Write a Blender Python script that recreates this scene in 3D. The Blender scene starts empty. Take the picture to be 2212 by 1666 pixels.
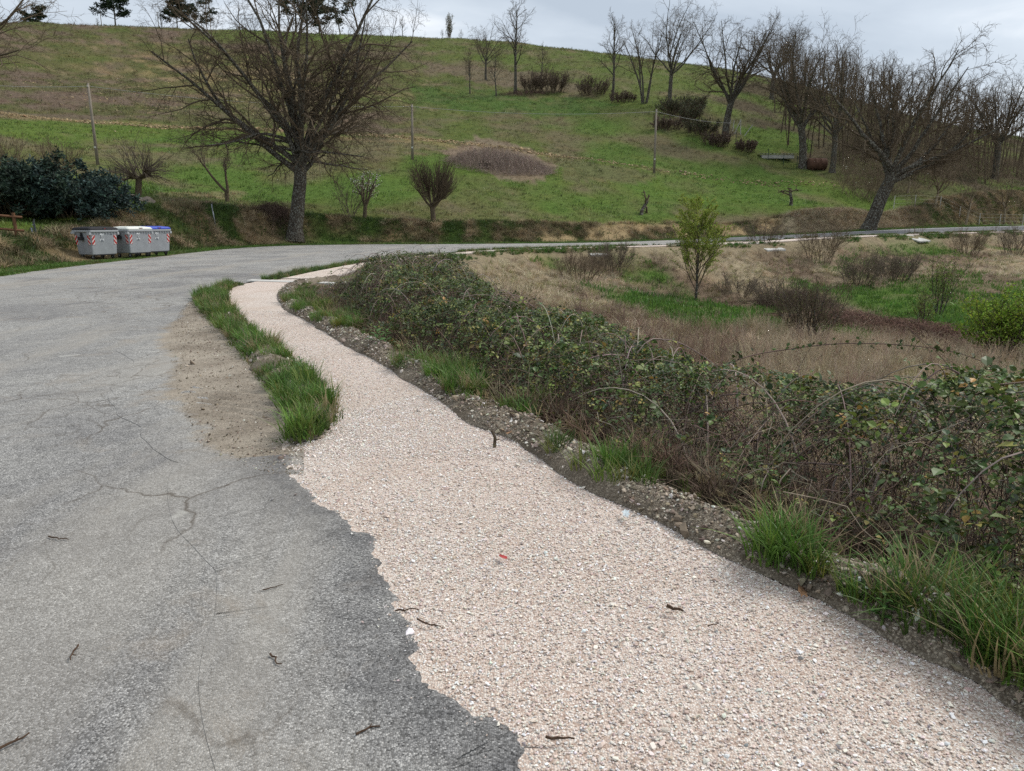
import bpy, bmesh, math, random
import numpy as np
from mathutils import Vector, Matrix, Euler

# ------------------------------------------------------------------ camera, sky, sun, exposure
sc = bpy.context.scene
COL = sc.collection
PITCH = math.radians(13.0)
CAM_H = 1.6
FPX = 1533.0                      # focal length in pixels of a 2212 px wide picture
cam_d = bpy.data.cameras.new('camera')
cam = bpy.data.objects.new('camera', cam_d); COL.objects.link(cam)
cam.location = (0, 0, CAM_H)
cam.rotation_euler = (math.pi/2 - PITCH, 0, 0)
cam_d.sensor_width = 36.0
cam_d.lens = 36.0*FPX/2212.0
cam_d.clip_start = 0.05
cam_d.clip_end = 3000
sc.camera = cam

SUN_AZ = math.radians(66)         # to the right of straight ahead
SUN_EL = math.radians(50)
world = bpy.data.worlds.new('World'); sc.world = world; world.use_nodes = True
def build_world():
    nt = world.node_tree; nt.nodes.clear()
    N = nt.nodes.new; L = nt.links.new
    out = N('ShaderNodeOutputWorld'); bg = N('ShaderNodeBackground'); bg.inputs['Strength'].default_value = 0.1
    L(bg.outputs[0], out.inputs[0])
    sky = N('ShaderNodeTexSky'); sky.sky_type = 'NISHITA'; sky.sun_disc = False
    sky.sun_elevation = SUN_EL; sky.sun_rotation = SUN_AZ
    tc = N('ShaderNodeTexCoord')
    sep = N('ShaderNodeSeparateXYZ'); L(tc.outputs['Generated'], sep.inputs[0])
    def M(op, a, b=None):
        m = N('ShaderNodeMath'); m.operation = op
        for i, q in enumerate((a, b)):
            if q is None: continue
            if isinstance(q, (int, float)): m.inputs[i].default_value = q
            else: L(q, m.inputs[i])
        return m.outputs[0]
    zz = M('ADD', M('ABSOLUTE', sep.outputs[2]), 0.22)
    cx = M('DIVIDE', sep.outputs[0], zz); cy = M('DIVIDE', sep.outputs[1], zz)
    cmb = N('ShaderNodeCombineXYZ'); L(cx, cmb.inputs[0]); L(cy, cmb.inputs[1])
    nz = N('ShaderNodeTexNoise'); nz.inputs['Scale'].default_value = 0.9; nz.inputs['Detail'].default_value = 7
    nz.inputs['Roughness'].default_value = 0.52; nz.inputs['Distortion'].default_value = 0.5
    mp = N('ShaderNodeMapping'); mp.inputs['Location'].default_value = (3.3, 7.9, 0.0); mp.inputs['Scale'].default_value = (0.8, 1.5, 1)
    L(cmb.outputs[0], mp.inputs[0]); L(mp.outputs[0], nz.inputs['Vector'])
    rp = N('ShaderNodeValToRGB'); e = rp.color_ramp.elements
    e[0].position = 0.36; e[0].color = (3.7, 4.2, 4.8, 1)
    e[1].position = 0.66; e[1].color = (8.4, 8.5, 8.6, 1)
    q = e.new(0.52); q.color = (5.0, 5.5, 6.05, 1)
    L(nz.outputs[0], rp.inputs[0])
    mix = N('ShaderNodeMixRGB'); mix.inputs[0].default_value = 0.9
    L(sky.outputs[0], mix.inputs[1]); L(rp.outputs[0], mix.inputs[2])
    L(mix.outputs[0], bg.inputs[0])
build_world()
sun_d = bpy.data.lights.new('sun', 'SUN'); sun_d.energy = 1.9; sun_d.angle = math.radians(20); sun_d.color = (1.0, 0.95, 0.88)
sun = bpy.data.objects.new('sun', sun_d); COL.objects.link(sun)
_sd = Vector((math.sin(SUN_AZ)*math.cos(SUN_EL), math.cos(SUN_AZ)*math.cos(SUN_EL), math.sin(SUN_EL)))
sun.rotation_euler = _sd.to_track_quat('Z', 'Y').to_euler(); sun.location = (40, 40, 60)
vs = sc.view_settings
vs.view_transform = 'Standard'; vs.look = 'None'; vs.gamma = 1.0; vs.exposure = 0.55; vs.use_curve_mapping = False
sc.render.engine = 'CYCLES'
sc.cycles.use_denoising = False
sc.cycles.max_bounces = 6; sc.cycles.diffuse_bounces = 3; sc.cycles.transparent_max_bounces = 4

# ------------------------------------------------------------------ helpers
rng = np.random.default_rng(7)
random.seed(7)
CP, SP = math.cos(PITCH), math.sin(PITCH)
def at_depth(u, v, Y):
    """point at forward distance Y that was measured at (u, v) in the photograph"""
    x = (u-1106)/FPX; y = -(v-833)/FPX
    d = (x, CP + y*SP, -SP + y*CP); t = Y/d[1]
    return (d[0]*t, Y, CAM_H + d[2]*t)
def at_z(u, v, z=0.0):
    x = (u-1106)/FPX; y = -(v-833)/FPX
    d = (x, CP + y*SP, -SP + y*CP); t = (z-CAM_H)/d[2]
    return (d[0]*t, d[1]*t, z)
def smooth(a, b, x):
    t = np.clip((x-a)/(b-a), 0, 1); return t*t*(3-2*t)
def crom(pts, step):
    """resampled Catmull-Rom curve through pts (n,3)"""
    p = np.asarray(pts, float)
    p = np.vstack([2*p[0]-p[1], p, 2*p[-1]-p[-2]])
    out = []
    for i in range(1, len(p)-2):
        n = max(2, int(np.linalg.norm(p[i+1]-p[i])/step))
        t = np.linspace(0, 1, n, endpoint=False)[:, None]
        a, b, c, d = p[i-1], p[i], p[i+1], p[i+2]
        out.append(0.5*((2*b) + (c-a)*t + (2*a-5*b+4*c-d)*t*t + (3*b-a-3*c+d)*t**3))
    out.append(p[-2][None])
    return np.vstack(out)
def resample(p, n):
    s = np.concatenate([[0], np.cumsum(np.linalg.norm(np.diff(p, axis=0), axis=1))]); q = np.linspace(0, s[-1], n)
    return np.stack([np.interp(q, s, p[:, k]) for k in range(p.shape[1])], 1)
def lattice_noise(x, y, seed=0):
    """value noise, about -1..1"""
    xi = np.floor(x).astype(np.int64); yi = np.floor(y).astype(np.int64); fx = x-xi; fy = y-yi
    def h(a, b):
        n = (a*374761393 + b*668265263 + seed*974711) & 0xffffffff
        n = ((n ^ (n >> 13))*1274126177) & 0xffffffff
        return ((n ^ (n >> 16)) & 0xffff)/32767.5 - 1
    fx = fx*fx*(3-2*fx); fy = fy*fy*(3-2*fy)
    return (h(xi, yi)*(1-fx)+h(xi+1, yi)*fx)*(1-fy) + (h(xi, yi+1)*(1-fx)+h(xi+1, yi+1)*fx)*fy
def fbm(x, y, scale, seed=0, oct=4):
    r = 0; a = 1; t = 0
    for k in range(oct):
        r = r + a*lattice_noise(x/scale*2**k, y/scale*2**k, seed+k*17); t += a; a *= 0.5
    return r/t
class TPS:
    def __init__(s, pts, lam=0.0):
        p = np.asarray(pts, float); s.p = p[:, :2]; n = len(p)
        K = s.k(np.linalg.norm(s.p[:, None]-s.p[None], axis=2)) + lam*np.eye(n)
        A = np.zeros((n+3, n+3)); A[:n, :n] = K; A[:n, n] = 1; A[:n, n+1:] = s.p; A[n, :n] = 1; A[n+1:, :n] = s.p.T
        s.w = np.linalg.solve(A, np.concatenate([p[:, 2], [0, 0, 0]]))
    @staticmethod
    def k(r): return np.where(r > 1e-9, r*r*np.log(np.maximum(r, 1e-9)), 0)
    def __call__(s, x, y):
        x = np.asarray(x, float); y = np.asarray(y, float); sh = x.shape; q = np.stack([x.ravel(), y.ravel()], 1); o = np.empty(len(q)); n = len(s.p)
        for i in range(0, len(q), 20000):
            c = q[i:i+20000]; o[i:i+20000] = s.k(np.linalg.norm(c[:, None]-s.p[None], axis=2))@s.w[:n] + s.w[n] + c@s.w[n+1:]
        return o.reshape(sh)
def sdist(x, y, poly):
    """signed distance to a polyline, positive on its right-hand side"""
    x = np.asarray(x, float); sh = x.shape; P = np.stack([x.ravel(), np.asarray(y, float).ravel()], 1)
    best = np.full(len(P), 1e18); sg = np.ones(len(P))
    for a, b in zip(poly[:-1, :2], poly[1:, :2]):
        ab = b-a; ap = P-a; t = np.clip(ap@ab/(ab@ab+1e-12), 0, 1); dd = ap-t[:, None]*ab; d2 = (dd*dd).sum(1)
        m = d2 < best; best[m] = d2[m]; sg[m] = np.where(ab[0]*ap[m, 1]-ab[1]*ap[m, 0] > 0, -1, 1)
    return (np.sqrt(best)*sg).reshape(sh)

def raw_mesh(name, V, quads=None, tris=None, smooth_shade=True, attrs=None):
    me = bpy.data.meshes.new(name)
    V = np.ascontiguousarray(V, np.float32); q = np.zeros((0, 4), np.int32) if quads is None else np.asarray(quads, np.int32).reshape(-1, 4)
    t = np.zeros((0, 3), np.int32) if tris is None else np.asarray(tris, np.int32).reshape(-1, 3)
    me.vertices.add(len(V)); me.vertices.foreach_set('co', V.ravel())
    nl = q.size + t.size; me.loops.add(nl); me.loops.foreach_set('vertex_index', np.concatenate([q.ravel(), t.ravel()]).astype(np.int32))
    npoly = len(q)+len(t); me.polygons.add(npoly)
    st = np.concatenate([np.arange(len(q))*4, q.size + np.arange(len(t))*3]).astype(np.int32)
    me.polygons.foreach_set('loop_start', st)
    me.polygons.foreach_set('use_smooth', np.full(npoly, smooth_shade))
    for k, a in (attrs or {}).items():
        a = np.asarray(a, np.float32)
        if a.ndim == 1:
            at = me.attributes.new(k, 'FLOAT', 'POINT'); at.data.foreach_set('value', a)
        elif a.shape[1] == 3:
            at = me.attributes.new(k, 'FLOAT_VECTOR', 'POINT'); at.data.foreach_set('vector', a.ravel())
        else:
            at = me.attributes.new(k, 'FLOAT_COLOR', 'POINT'); at.data.foreach_set('color', a.ravel())
    me.update(calc_edges=True); me.validate()
    return me
def link(name, me, mat=None, parent=None, label=None, cat=None, group=None, kind=None):
    o = bpy.data.objects.new(name, me); COL.objects.link(o)
    if mat is not None:
        me.materials.clear(); me.materials.append(mat)
    if parent is not None: o.parent = parent
    return tag(o, label, cat, group, kind)
def tag(o, label=None, cat=None, group=None, kind=None):
    if label: o['label'] = label
    if cat: o['category'] = cat
    if group: o['group'] = group
    if kind: o['kind'] = kind
    return o
def thing(name, loc, label, cat, group=None, rz=0.0):
    o = bpy.data.objects.new(name, None); COL.objects.link(o); o.location = loc; o.rotation_euler = (0, 0, rz); o.empty_display_size = 0.2
    return tag(o, label, cat, group)
def copy_tree(root, loc, rz=0.0, scale=1.0, label=None, group=None):
    r = root.copy(); COL.objects.link(r); r.location = loc; r.rotation_euler = (0, 0, rz); r.scale = (scale,)*3 if isinstance(scale, (int, float)) else scale
    if label: r['label'] = label
    if group: r['group'] = group
    for ch in root.children:
        c = ch.copy(); COL.objects.link(c); c.parent = r
        for g in ch.children:
            d = g.copy(); COL.objects.link(d); d.parent = c
    return r
def grid_quads(nr, nc, base=0, wrap=False):
    r = np.arange(nr-1)[:, None]; c = np.arange(nc if wrap else nc-1)[None]
    a = r*nc+c; b = r*nc+(c+1) % nc
    return (np.stack([a, b, b+nc, a+nc], -1).reshape(-1, 4) + base)

class MB:
    """collects boxes, prisms and tubes into one mesh"""
    def __init__(s): s.v = []; s.f = []
    def add(s, V, F):
        b = len(s.v); s.v += [tuple(p) for p in V]; s.f += [tuple(i+b for i in f) for f in F]; return s
    def box(s, c, d, rot=None, taper=1.0):
        V = []
        for z in (-1, 1):
            for x, y in ((-1, -1), (1, -1), (1, 1), (-1, 1)):
                k = taper if z > 0 else 1
                p = Vector((x*d[0]/2*k, y*d[1]/2*k, z*d[2]/2))
                if rot: p = rot @ p
                V.append(p+Vector(c))
        return s.add(V, [(3, 2, 1, 0), (4, 5, 6, 7), (0, 1, 5, 4), (1, 2, 6, 5), (2, 3, 7, 6), (3, 0, 4, 7)])
    def tube(s, pts, rad, n=8, cap=True):
        pts = [Vector(p) for p in pts]; R = rad if hasattr(rad, '__len__') else [rad]*len(pts); V = []
        for i, p in enumerate(pts):
            t = (pts[min(i+1, len(pts)-1)]-pts[max(i-1, 0)]).normalized(); a = t.orthogonal().normalized() if abs(t.z) > .9 else t.cross(Vector((0, 0, 1))).normalized(); b = t.cross(a)
            V += [p+(a*math.cos(2*math.pi*k/n)+b*math.sin(2*math.pi*k/n))*R[i] for k in range(n)]
        F = [(i*n+k, i*n+(k+1) % n, (i+1)*n+(k+1) % n, (i+1)*n+k) for i in range(len(pts)-1) for k in range(n)]
        if cap: F += [tuple(range(n))[::-1], tuple((len(pts)-1)*n+k for k in range(n))]
        return s.add(V, F)
    def loft(s, rings, cap=True):
        n = len(rings[0]); V = [p for r in rings for p in r]
        F = [(i*n+k, i*n+(k+1) % n, (i+1)*n+(k+1) % n, (i+1)*n+k) for i in range(len(rings)-1) for k in range(n)]
        if cap: F += [tuple(range(n))[::-1], tuple((len(rings)-1)*n+k for k in range(n))]
        return s.add(V, F)
    def build(s, name, mat, parent=None, bevel=0.0, smooth_shade=False, **kw):
        me = bpy.data.meshes.new(name); me.from_pydata(s.v, [], s.f); me.update()
        bm = bmesh.new(); bm.from_mesh(me); bmesh.ops.recalc_face_normals(bm, faces=bm.faces)
        if bevel > 0: bmesh.ops.bevel(bm, geom=bm.edges[:], offset=bevel, segments=2, affect='EDGES', profile=0.6)
        bm.to_mesh(me); bm.free()
        if smooth_shade:
            for p in me.polygons: p.use_smooth = True
        return link(name, me, mat, parent, **kw)

# ------------------------------------------------------------------ materials
def mat_base(name, rough=0.9, spec=0.2):
    m = bpy.data.materials.new(name); m.use_nodes = True; nt = m.node_tree
    b = nt.nodes['Principled BSDF']; b.inputs['Roughness'].default_value = rough; b.inputs['Specular IOR Level'].default_value = spec
    return m, nt, b
class NT:
    def __init__(s, nt): s.nt = nt
    def n(s, t, **kw):
        x = s.nt.nodes.new(t)
        for k, v in kw.items(): setattr(x, k, v)
        return x
    def l(s, a, b): s.nt.links.new(a, b)
    def coord(s, scale=(1, 1, 1), kind='Object'):
        t = s.n('ShaderNodeTexCoord'); m = s.n('ShaderNodeMapping'); m.inputs['Scale'].default_value = scale
        s.l(t.outputs[kind], m.inputs[0]); return m.outputs[0]
    def noise(s, vec, scale, detail=4, rough=0.55, dist=0.0):
        x = s.n('ShaderNodeTexNoise'); x.inputs['Scale'].default_value = scale; x.inputs['Detail'].default_value = detail
        x.inputs['Roughness'].default_value = rough; x.inputs['Distortion'].default_value = dist; s.l(vec, x.inputs['Vector']); return x.outputs['Fac']
    def vor(s, vec, scale, feature='F1', out='Distance', rnd=1.0):
        x = s.n('ShaderNodeTexVoronoi'); x.feature = feature; x.inputs['Scale'].default_value = scale; x.inputs['Randomness'].default_value = rnd; s.l(vec, x.inputs['Vector']); return x.outputs[out]
    def ramp(s, fac, stops, interp='LINEAR'):
        x = s.n('ShaderNodeValToRGB'); x.color_ramp.interpolation = interp; e = x.color_ramp.elements
        while len(e) < len(stops): e.new(0.5)
        for k, (p, c) in enumerate(stops):
            e[k].position = p; e[k].color = (c, c, c, 1) if isinstance(c, (int, float)) else tuple(c)+(1,)
        s.l(fac, x.inputs[0]); return x.outputs[0]
    def mix(s, fac, a, b, mode='MIX'):
        x = s.n('ShaderNodeMixRGB'); x.blend_type = mode
        for i, q in zip((0, 1, 2), (fac, a, b)):
            if isinstance(q, (int, float)): x.inputs[i].default_value = q if i == 0 else (q, q, q, 1)
            elif isinstance(q, tuple): x.inputs[i].default_value = q+(1,) if len(q) == 3 else q
            else: s.l(q, x.inputs[i])
        return x.outputs[0]
    def math(s, op, a, b=0.0):
        x = s.n('ShaderNodeMath'); x.operation = op
        for i, q in enumerate((a, b)):
            if isinstance(q, (int, float)): x.inputs[i].default_value = q
            else: s.l(q, x.inputs[i])
        return x.outputs[0]
    def bump(s, h, strength, dist, bsdf):
        x = s.n('ShaderNodeBump'); x.inputs['Strength'].default_value = strength; x.inputs['Distance'].default_value = dist
        s.l(h, x.inputs['Height']); s.l(x.outputs[0], bsdf.inputs['Normal'])
def plain(name, col, rough=0.8, spec=0.3, var=0.18, scale=6.0, metal=0.0):
    m, nt, b = mat_base(name, rough, spec); t = NT(nt); c = t.coord()
    f = t.noise(c, scale, 5); f2 = t.noise(c, scale*7, 3)
    k = t.ramp(t.math('ADD', t.math('MULTIPLY', f, .6), t.math('MULTIPLY', f2, .4)), [(.3, tuple(q*(1-var) for q in col)), (.7, tuple(min(1, q*(1+var)) for q in col))])
    t.l(k, b.inputs['Base Color']); b.inputs['Metallic'].default_value = metal
    return m
def tinted(name, rough=0.75, spec=0.25, trans=0.0, var=0.0):
    """colour comes from the instance's own tint"""
    m, nt, b = mat_base(name, rough, spec); t = NT(nt)
    a = t.n('ShaderNodeAttribute', attribute_type='INSTANCER', attribute_name='tint')
    col = a.outputs['Color']
    if trans > 0:
        tr = t.n('ShaderNodeBsdfTranslucent'); t.l(col, tr.inputs[0]); mx = t.n('ShaderNodeMixShader'); mx.inputs[0].default_value = trans
        t.l(b.outputs[0], mx.inputs[1]); t.l(tr.outputs[0], mx.inputs[2]); t.l(mx.outputs[0], nt.nodes['Material Output'].inputs[0])
    t.l(col, b.inputs['Base Color'])
    return m
def attr_mat(name, attr='tint', rough=0.8, spec=0.25, trans=0.0):
    m, nt, b = mat_base(name, rough, spec); t = NT(nt)
    a = t.n('ShaderNodeAttribute', attribute_name=attr)
    if trans > 0:
        tr = t.n('ShaderNodeBsdfTranslucent'); t.l(a.outputs['Color'], tr.inputs[0]); mx = t.n('ShaderNodeMixShader'); mx.inputs[0].default_value = trans
        t.l(b.outputs[0], mx.inputs[1]); t.l(tr.outputs[0], mx.inputs[2]); t.l(mx.outputs[0], nt.nodes['Material Output'].inputs[0])
    t.l(a.outputs['Color'], b.inputs['Base Color'])
    return m
MAT = {}
def m_asphalt(edge=False):
    m, nt, b = mat_base('worn_asphalt', 0.92, 0.25); t = NT(nt); c = t.coord()
    st = t.vor(c, 150, out='Color'); sv = t.n('ShaderNodeSeparateColor'); t.l(st, sv.inputs[0])
    d = t.vor(c, 150); fine = t.noise(c, 420, 2)
    stone = t.ramp(sv.outputs[0], [(0.0, (.09, .088, .084)), (.28, (.235, .23, .217)), (.65, (.37, .362, .342)), (.9, (.48, .468, .44)), (1, (.66, .645, .60))])
    gap = t.ramp(d, [(.50, 0.0), (.85, 1.0)])
    col = t.mix(gap, stone, (.16, .155, .146))
    col = t.mix(.35, col, t.mix(1.0, col, t.ramp(fine, [(.3, .55), (.7, 1.45)]), 'MULTIPLY'))
    # clumps of coarser aggregate, worn dark zones, dusty pale zones, silt lines
    med = t.noise(c, 9, 5, .65); col = t.mix(.45, col, t.mix(1.0, col, t.ramp(med, [(.32, .62), (.66, 1.35)]), 'MULTIPLY'))
    big = t.noise(c, .42, 7, .66, .8); col = t.mix(t.ramp(big, [(.34, .85), (.56, 0.0)]), col, t.mix(1.0, col, (.60, .60, .63), 'MULTIPLY'))
    c2 = t.coord((.75, .16, 1)); trk = t.noise(c2, 1.1, 5, .6, .5); col = t.mix(t.ramp(trk, [(.50, 0.0), (.66, .6)]), col, (.33, .305, .265))
    dust = t.noise(c, 1.3, 6, .7, .4); col = t.mix(t.ramp(dust, [(.56, 0.0), (.70, .5)]), col, (.27, .225, .175))
    spot = t.noise(c, 2.3, 3, .5); col = t.mix(t.ramp(spot, [(.70, 0.0), (.74, .55)]), col, (.44, .43, .39))
    nzv = t.n('ShaderNodeTexNoise'); nzv.inputs['Scale'].default_value = 1.4; nzv.inputs['Detail'].default_value = 6; t.l(c, nzv.inputs['Vector'])
    wv = t.mix(.6, c, nzv.outputs['Color'], 'ADD')
    ck = t.vor(wv, .55, 'DISTANCE_TO_EDGE'); ck2 = t.vor(wv, 2.2, 'DISTANCE_TO_EDGE')
    mask = t.ramp(t.noise(c, .16, 3), [(.46, 0.0), (.56, 1.0)])
    crack = t.math('MULTIPLY', t.ramp(ck, [(0.0, .8), (.008, 0.0)]), t.ramp(t.noise(c, .6, 4), [(.47, 0.0), (.60, 1.0)]))
    crack2 = t.math('MULTIPLY', t.ramp(ck2, [(0.0, .8), (.024, 0.0)]), mask)
    col = t.mix(t.math('MAXIMUM', crack, crack2), col, (.075, .058, .042))
    if edge == 'silt':
        a = t.n('ShaderNodeAttribute', attribute_name='edge'); f = t.ramp(t.math('ADD', a.outputs['Fac'], t.math('MULTIPLY', t.math('SUBTRACT', t.noise(c, 3.2, 7, .72), .5), 1.5)), [(.35, 0.0), (.62, .92)])
        sil = t.mix(t.ramp(t.noise(c, 1.7, 5), [(.35, 0.0), (.65, 1.0)]), (.20, .165, .125), (.33, .285, .225)); sil = t.mix(.55, sil, t.mix(1.0, sil, t.ramp(sv.outputs[0], [(0, .45), (.6, 1.0), (1, 1.9)]), 'MULTIPLY')); col = t.mix(f, col, sil)
    elif edge:
        a = t.n('ShaderNodeAttribute', attribute_name='edge'); f = t.math('MULTIPLY', a.outputs['Fac'], t.ramp(t.noise(c, 2.6, 6, .7), [(.34, .25), (.6, 1.0)]))
        col = t.mix(f, col, t.mix(1.0, col, (.48, .485, .51), 'MULTIPLY'))
    t.l(col, b.inputs['Base Color'])
    h = t.math('ADD', t.math('MULTIPLY', t.ramp(d, [(0.05, 1.0), (.65, 0.0)]), 1.0), t.math('MULTIPLY', t.noise(c, 26, 4), 1.2))
    t.bump(h, .6, .005, b)
    return m
def m_new_asphalt():
    m, nt, b = mat_base('smooth_dark_asphalt', 0.85, 0.3); t = NT(nt); c = t.coord()
    k = t.noise(c, 60, 3); g = t.noise(c, .4, 4)
    col = t.mix(t.ramp(g, [(.35, 0.0), (.7, 1.0)]), (.085, .09, .10), (.125, .13, .14))
    col = t.mix(.4, col, t.ramp(k, [(.3, .03), (.7, .2)])); t.l(col, b.inputs['Base Color']); return m
def m_path():
    m, nt, b = mat_base('bound_gravel', 0.88, 0.25); t = NT(nt); c = t.coord()
    d = t.vor(c, 120); st = t.vor(c, 120, out='Color'); sv = t.n('ShaderNodeSeparateColor'); t.l(st, sv.inputs[0])
    stone = t.ramp(sv.outputs[0], [(0, (.36, .27, .22)), (.2, (.54, .44, .375)), (.45, (.65, .565, .50)), (.75, (.72, .655, .585)), (1, (.80, .775, .725))])
    col = t.mix(t.ramp(d, [(.5, 0.0), (.85, 1.0)]), stone, (.34, .265, .215))
    big = t.noise(c, .9, 6, .62, .5); col = t.mix(t.ramp(big, [(.42, 0.0), (.70, .55)]), col, t.mix(1.0, col, (.84, .76, .69), 'MULTIPLY'))
    g2 = t.noise(c, .35, 4); col = t.mix(t.ramp(g2, [(.45, 0.0), (.65, .5)]), col, t.mix(1.0, col, (1.06, .98, .96), 'MULTIPLY'))
    t.l(col, b.inputs['Base Color']); t.bump(t.ramp(d, [(.05, 1.0), (.65, 0.0)]), .8, .006, b); return m
def m_gravel(name, a, bcol, scale=55, dark=(.12, .10, .085)):
    m, nt, b = mat_base(name, 0.95, 0.15); t = NT(nt); c = t.coord()
    d = t.vor(c, scale); st = t.vor(c, scale, out='Color'); sv = t.n('ShaderNodeSeparateColor'); t.l(st, sv.inputs[0])
    stone = t.ramp(sv.outputs[0], [(0, a), (.7, bcol), (1, tuple(min(.75, q*1.7) for q in bcol))])
    col = t.mix(t.ramp(d, [(.5, 0.0), (.85, 1.0)]), stone, dark)
    big = t.noise(c, 1.6, 6, .65); col = t.mix(t.ramp(big, [(.42, 0.0), (.62, .8)]), col, dark)
    t.l(col, b.inputs['Base Color']); t.bump(t.math('ADD', t.ramp(d, [(.05, 1.0), (.65, 0.0)]), t.noise(c, 9, 5)), .7, .010, b); return m
def m_ground():
    m, nt, b = mat_base('grassy_earth', 1.0, 0.05); t = NT(nt); c = t.coord()
    a = t.n('ShaderNodeAttribute', attribute_name='cover')
    f = t.noise(c, 2.2, 6, .7); g = t.noise(c, 11, 5, .7); h = t.noise(c, .35, 4)
    k = t.math('ADD', t.math('MULTIPLY', f, .45), t.math('MULTIPLY', g, .55))
    col = t.mix(1.0, a.outputs['Color'], t.ramp(k, [(.28, .45), (.5, .95), (.72, 1.6)]), 'MULTIPLY')
    col = t.mix(t.ramp(h, [(.5, 0.0), (.7, .3)]), col, t.mix(1.0, col, (1.35, 1.1, .9), 'MULTIPLY'))
    t.l(col, b.inputs['Base Color']); t.bump(k, 1.0, .25, b); return m
def m_bark(name, dark, light, lichen=(.30, .31, .27), amount=.6, scale=1.0):
    m, nt, b = mat_base(name, 0.95, 0.1); t = NT(nt); c = t.coord((7*scale, 7*scale, 1.6*scale)); c2 = t.coord((scale*2.6, scale*2.6, scale*1.7))
    f = t.noise(c, 1.6, 6, .7, .4); col = t.ramp(f, [(.33, dark), (.68, light)])
    g = t.noise(c2, 4.5, 5, .7); col = t.mix(t.ramp(g, [(.56-.06*amount, 0.0), (.60, amount)]), col, lichen)
    y = t.noise(c2, 2.1, 4, .7); col = t.mix(t.ramp(y, [(.60, 0.0), (.72, .5*amount)]), col, (.22, .16, .05))
    t.l(col, b.inputs['Base Color']); t.bump(f, .9, .05/scale, b); return m
# ------------------------------------------------------------------ layout of the place (metres; x right, y ahead)
OUTER = crom([(-12, -70, 0), (-12.5, -25, 0), (-13.4, 0, 0), (-14.6, 12, 0), (-15.27, 21.4, 0), (-15.9, 24.5, 0), (-16.46, 32.8, 0), (-16.9, 39, 0), (-17, 43.5, 0), (-16.2, 47.8, 0), (-14.2, 50.4, 0),
              (-10.1, 52.2, 0), (-4.3, 53.0, 0), (1.9, 54.7, 0), (6.5, 56.6, 0), (12.4, 59.8, .08), (19.9, 63.2, .28), (26.45, 66, .47), (36.6, 72, .78), (47.5, 80, .95), (64.75, 92, 1.1), (100, 116, 1.3), (170, 165, 2)], 1.0)
ASPH_IN = crom([(1.3, -70, 0), (1.0, -20, 0), (.8, -3, 0), (.6, 1.0, 0), (.3, 3.0, 0), (-.6, 4.3, 0), (-1.69, 4.8, 0), (-2.35, 5.6, 0), (-3.66, 7.9, 0), (-4.85, 10.35, 0), (-6.1, 13.5, 0), (-6.75, 15.2, 0), (-7.1, 18, 0), (-7.15, 19.5, 0), (-7.1, 21.0, 0), (-7.0, 23.5, 0),
                (-6.5, 27.9, 0), (-5.4, 33, 0), (-3.6, 38, 0), (-1.3, 42.4, 0), (1.8, 45.1, 0), (5.6, 47.7, 0), (9.5, 50.0, 0.02), (16.0, 53.4, .16), (22.6, 57.4, .34), (30, 62.4, .46), (41.4, 70.4, .56), (56.2, 80.4, .64), (88, 103, .95), (160, 155, 1.6)], 1.0)
PATH_R1 = [(2.9, -70, 0), (2.6, -20, 0), (2.15, -3, 0), (1.95, .5, 0), (1.70, 2.05, 0), (1.56, 2.38, 0), (1.37, 2.74, 0), (1.17, 3.03, 0), (.94, 3.4, 0), (.42, 4.24, 0), (.08, 5, 0), (-.28, 5.5, 0), (-.59, 6.2, 0), (-.97, 7, 0), (-1.69, 8.4, 0), (-2.15, 9.24, 0), (-3.24, 11.4, 0), (-4.37, 13.6, 0), (-5.25, 16.1, 0), (-5.6, 17.9, 0), (-5.45, 19.2, 0), (-5.2, 20.4, 0)]
PATH_R2 = [(-5.2, 20.4, 0), (-5.1, 22.5, 0), (-4.9, 27, 0), (-3.85, 31.9, 0), (-2.1, 36.8, 0), (0, 40.8, 0), (2.9, 43.2, 0), (6.7, 45.6, 0), (10.4, 47.9, 0), (17, 51.3, .08), (23.2, 55.5, .26), (30.4, 60.6, .38), (41.8, 68.4, .48), (56.8, 78.6, .56), (89, 101, .9), (161, 152.5, 1.5)]
PATH_L1 = [(.6, -70, 0), (.5, -20, 0), (.38, -3, 0), (.3, .5, 0), (.07, 1.81, 0), (-.12, 2.04, 0), (-.24, 2.19, 0), (-.43, 2.53, 0), (-.54, 2.94, 0), (-.74, 3.42, 0), (-1.01, 3.76, 0), (-1.26, 4.08, 0), (-1.54, 4.7, 0), (-1.56, 5.3, 0), (-1.5, 5.75, 0), (-2.16, 7.3, 0), (-2.74, 8.39, 0), (-3.91, 10.54, 0), (-5.47, 13.6, 0), (-6.5, 16.1, 0), (-6.95, 18.0, 0), (-6.9, 19.2, 0), (-6.6, 20.4, 0)]
PATH_L2 = [(-6.6, 20.4, 0), (-6.4, 23.4, 0), (-6.0, 27.7, 0), (-4.9, 32.5, 0), (-3.1, 37.5, 0), (-.9, 41.8, 0), (2.1, 44.4, 0), (6.0, 46.9, 0), (9.8, 49.2, 0), (16.4, 52.6, .12), (22.8, 56.8, .3), (30.1, 61.8, .42), (41.6, 69.6, .52), (56.6, 79.8, .6), (88.8, 102.2, .92), (160.5, 153.7, 1.55)]
INNER = crom(PATH_R1 + PATH_R2[1:], 1.2)
road_z = TPS([tuple(p) for p in OUTER[::5]] + [tuple(p) for p in INNER[::5]] + [tuple(p) for p in ASPH_IN[::7]], 0.5)
def HP(*a): return [at_depth(*q) for q in a]
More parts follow.
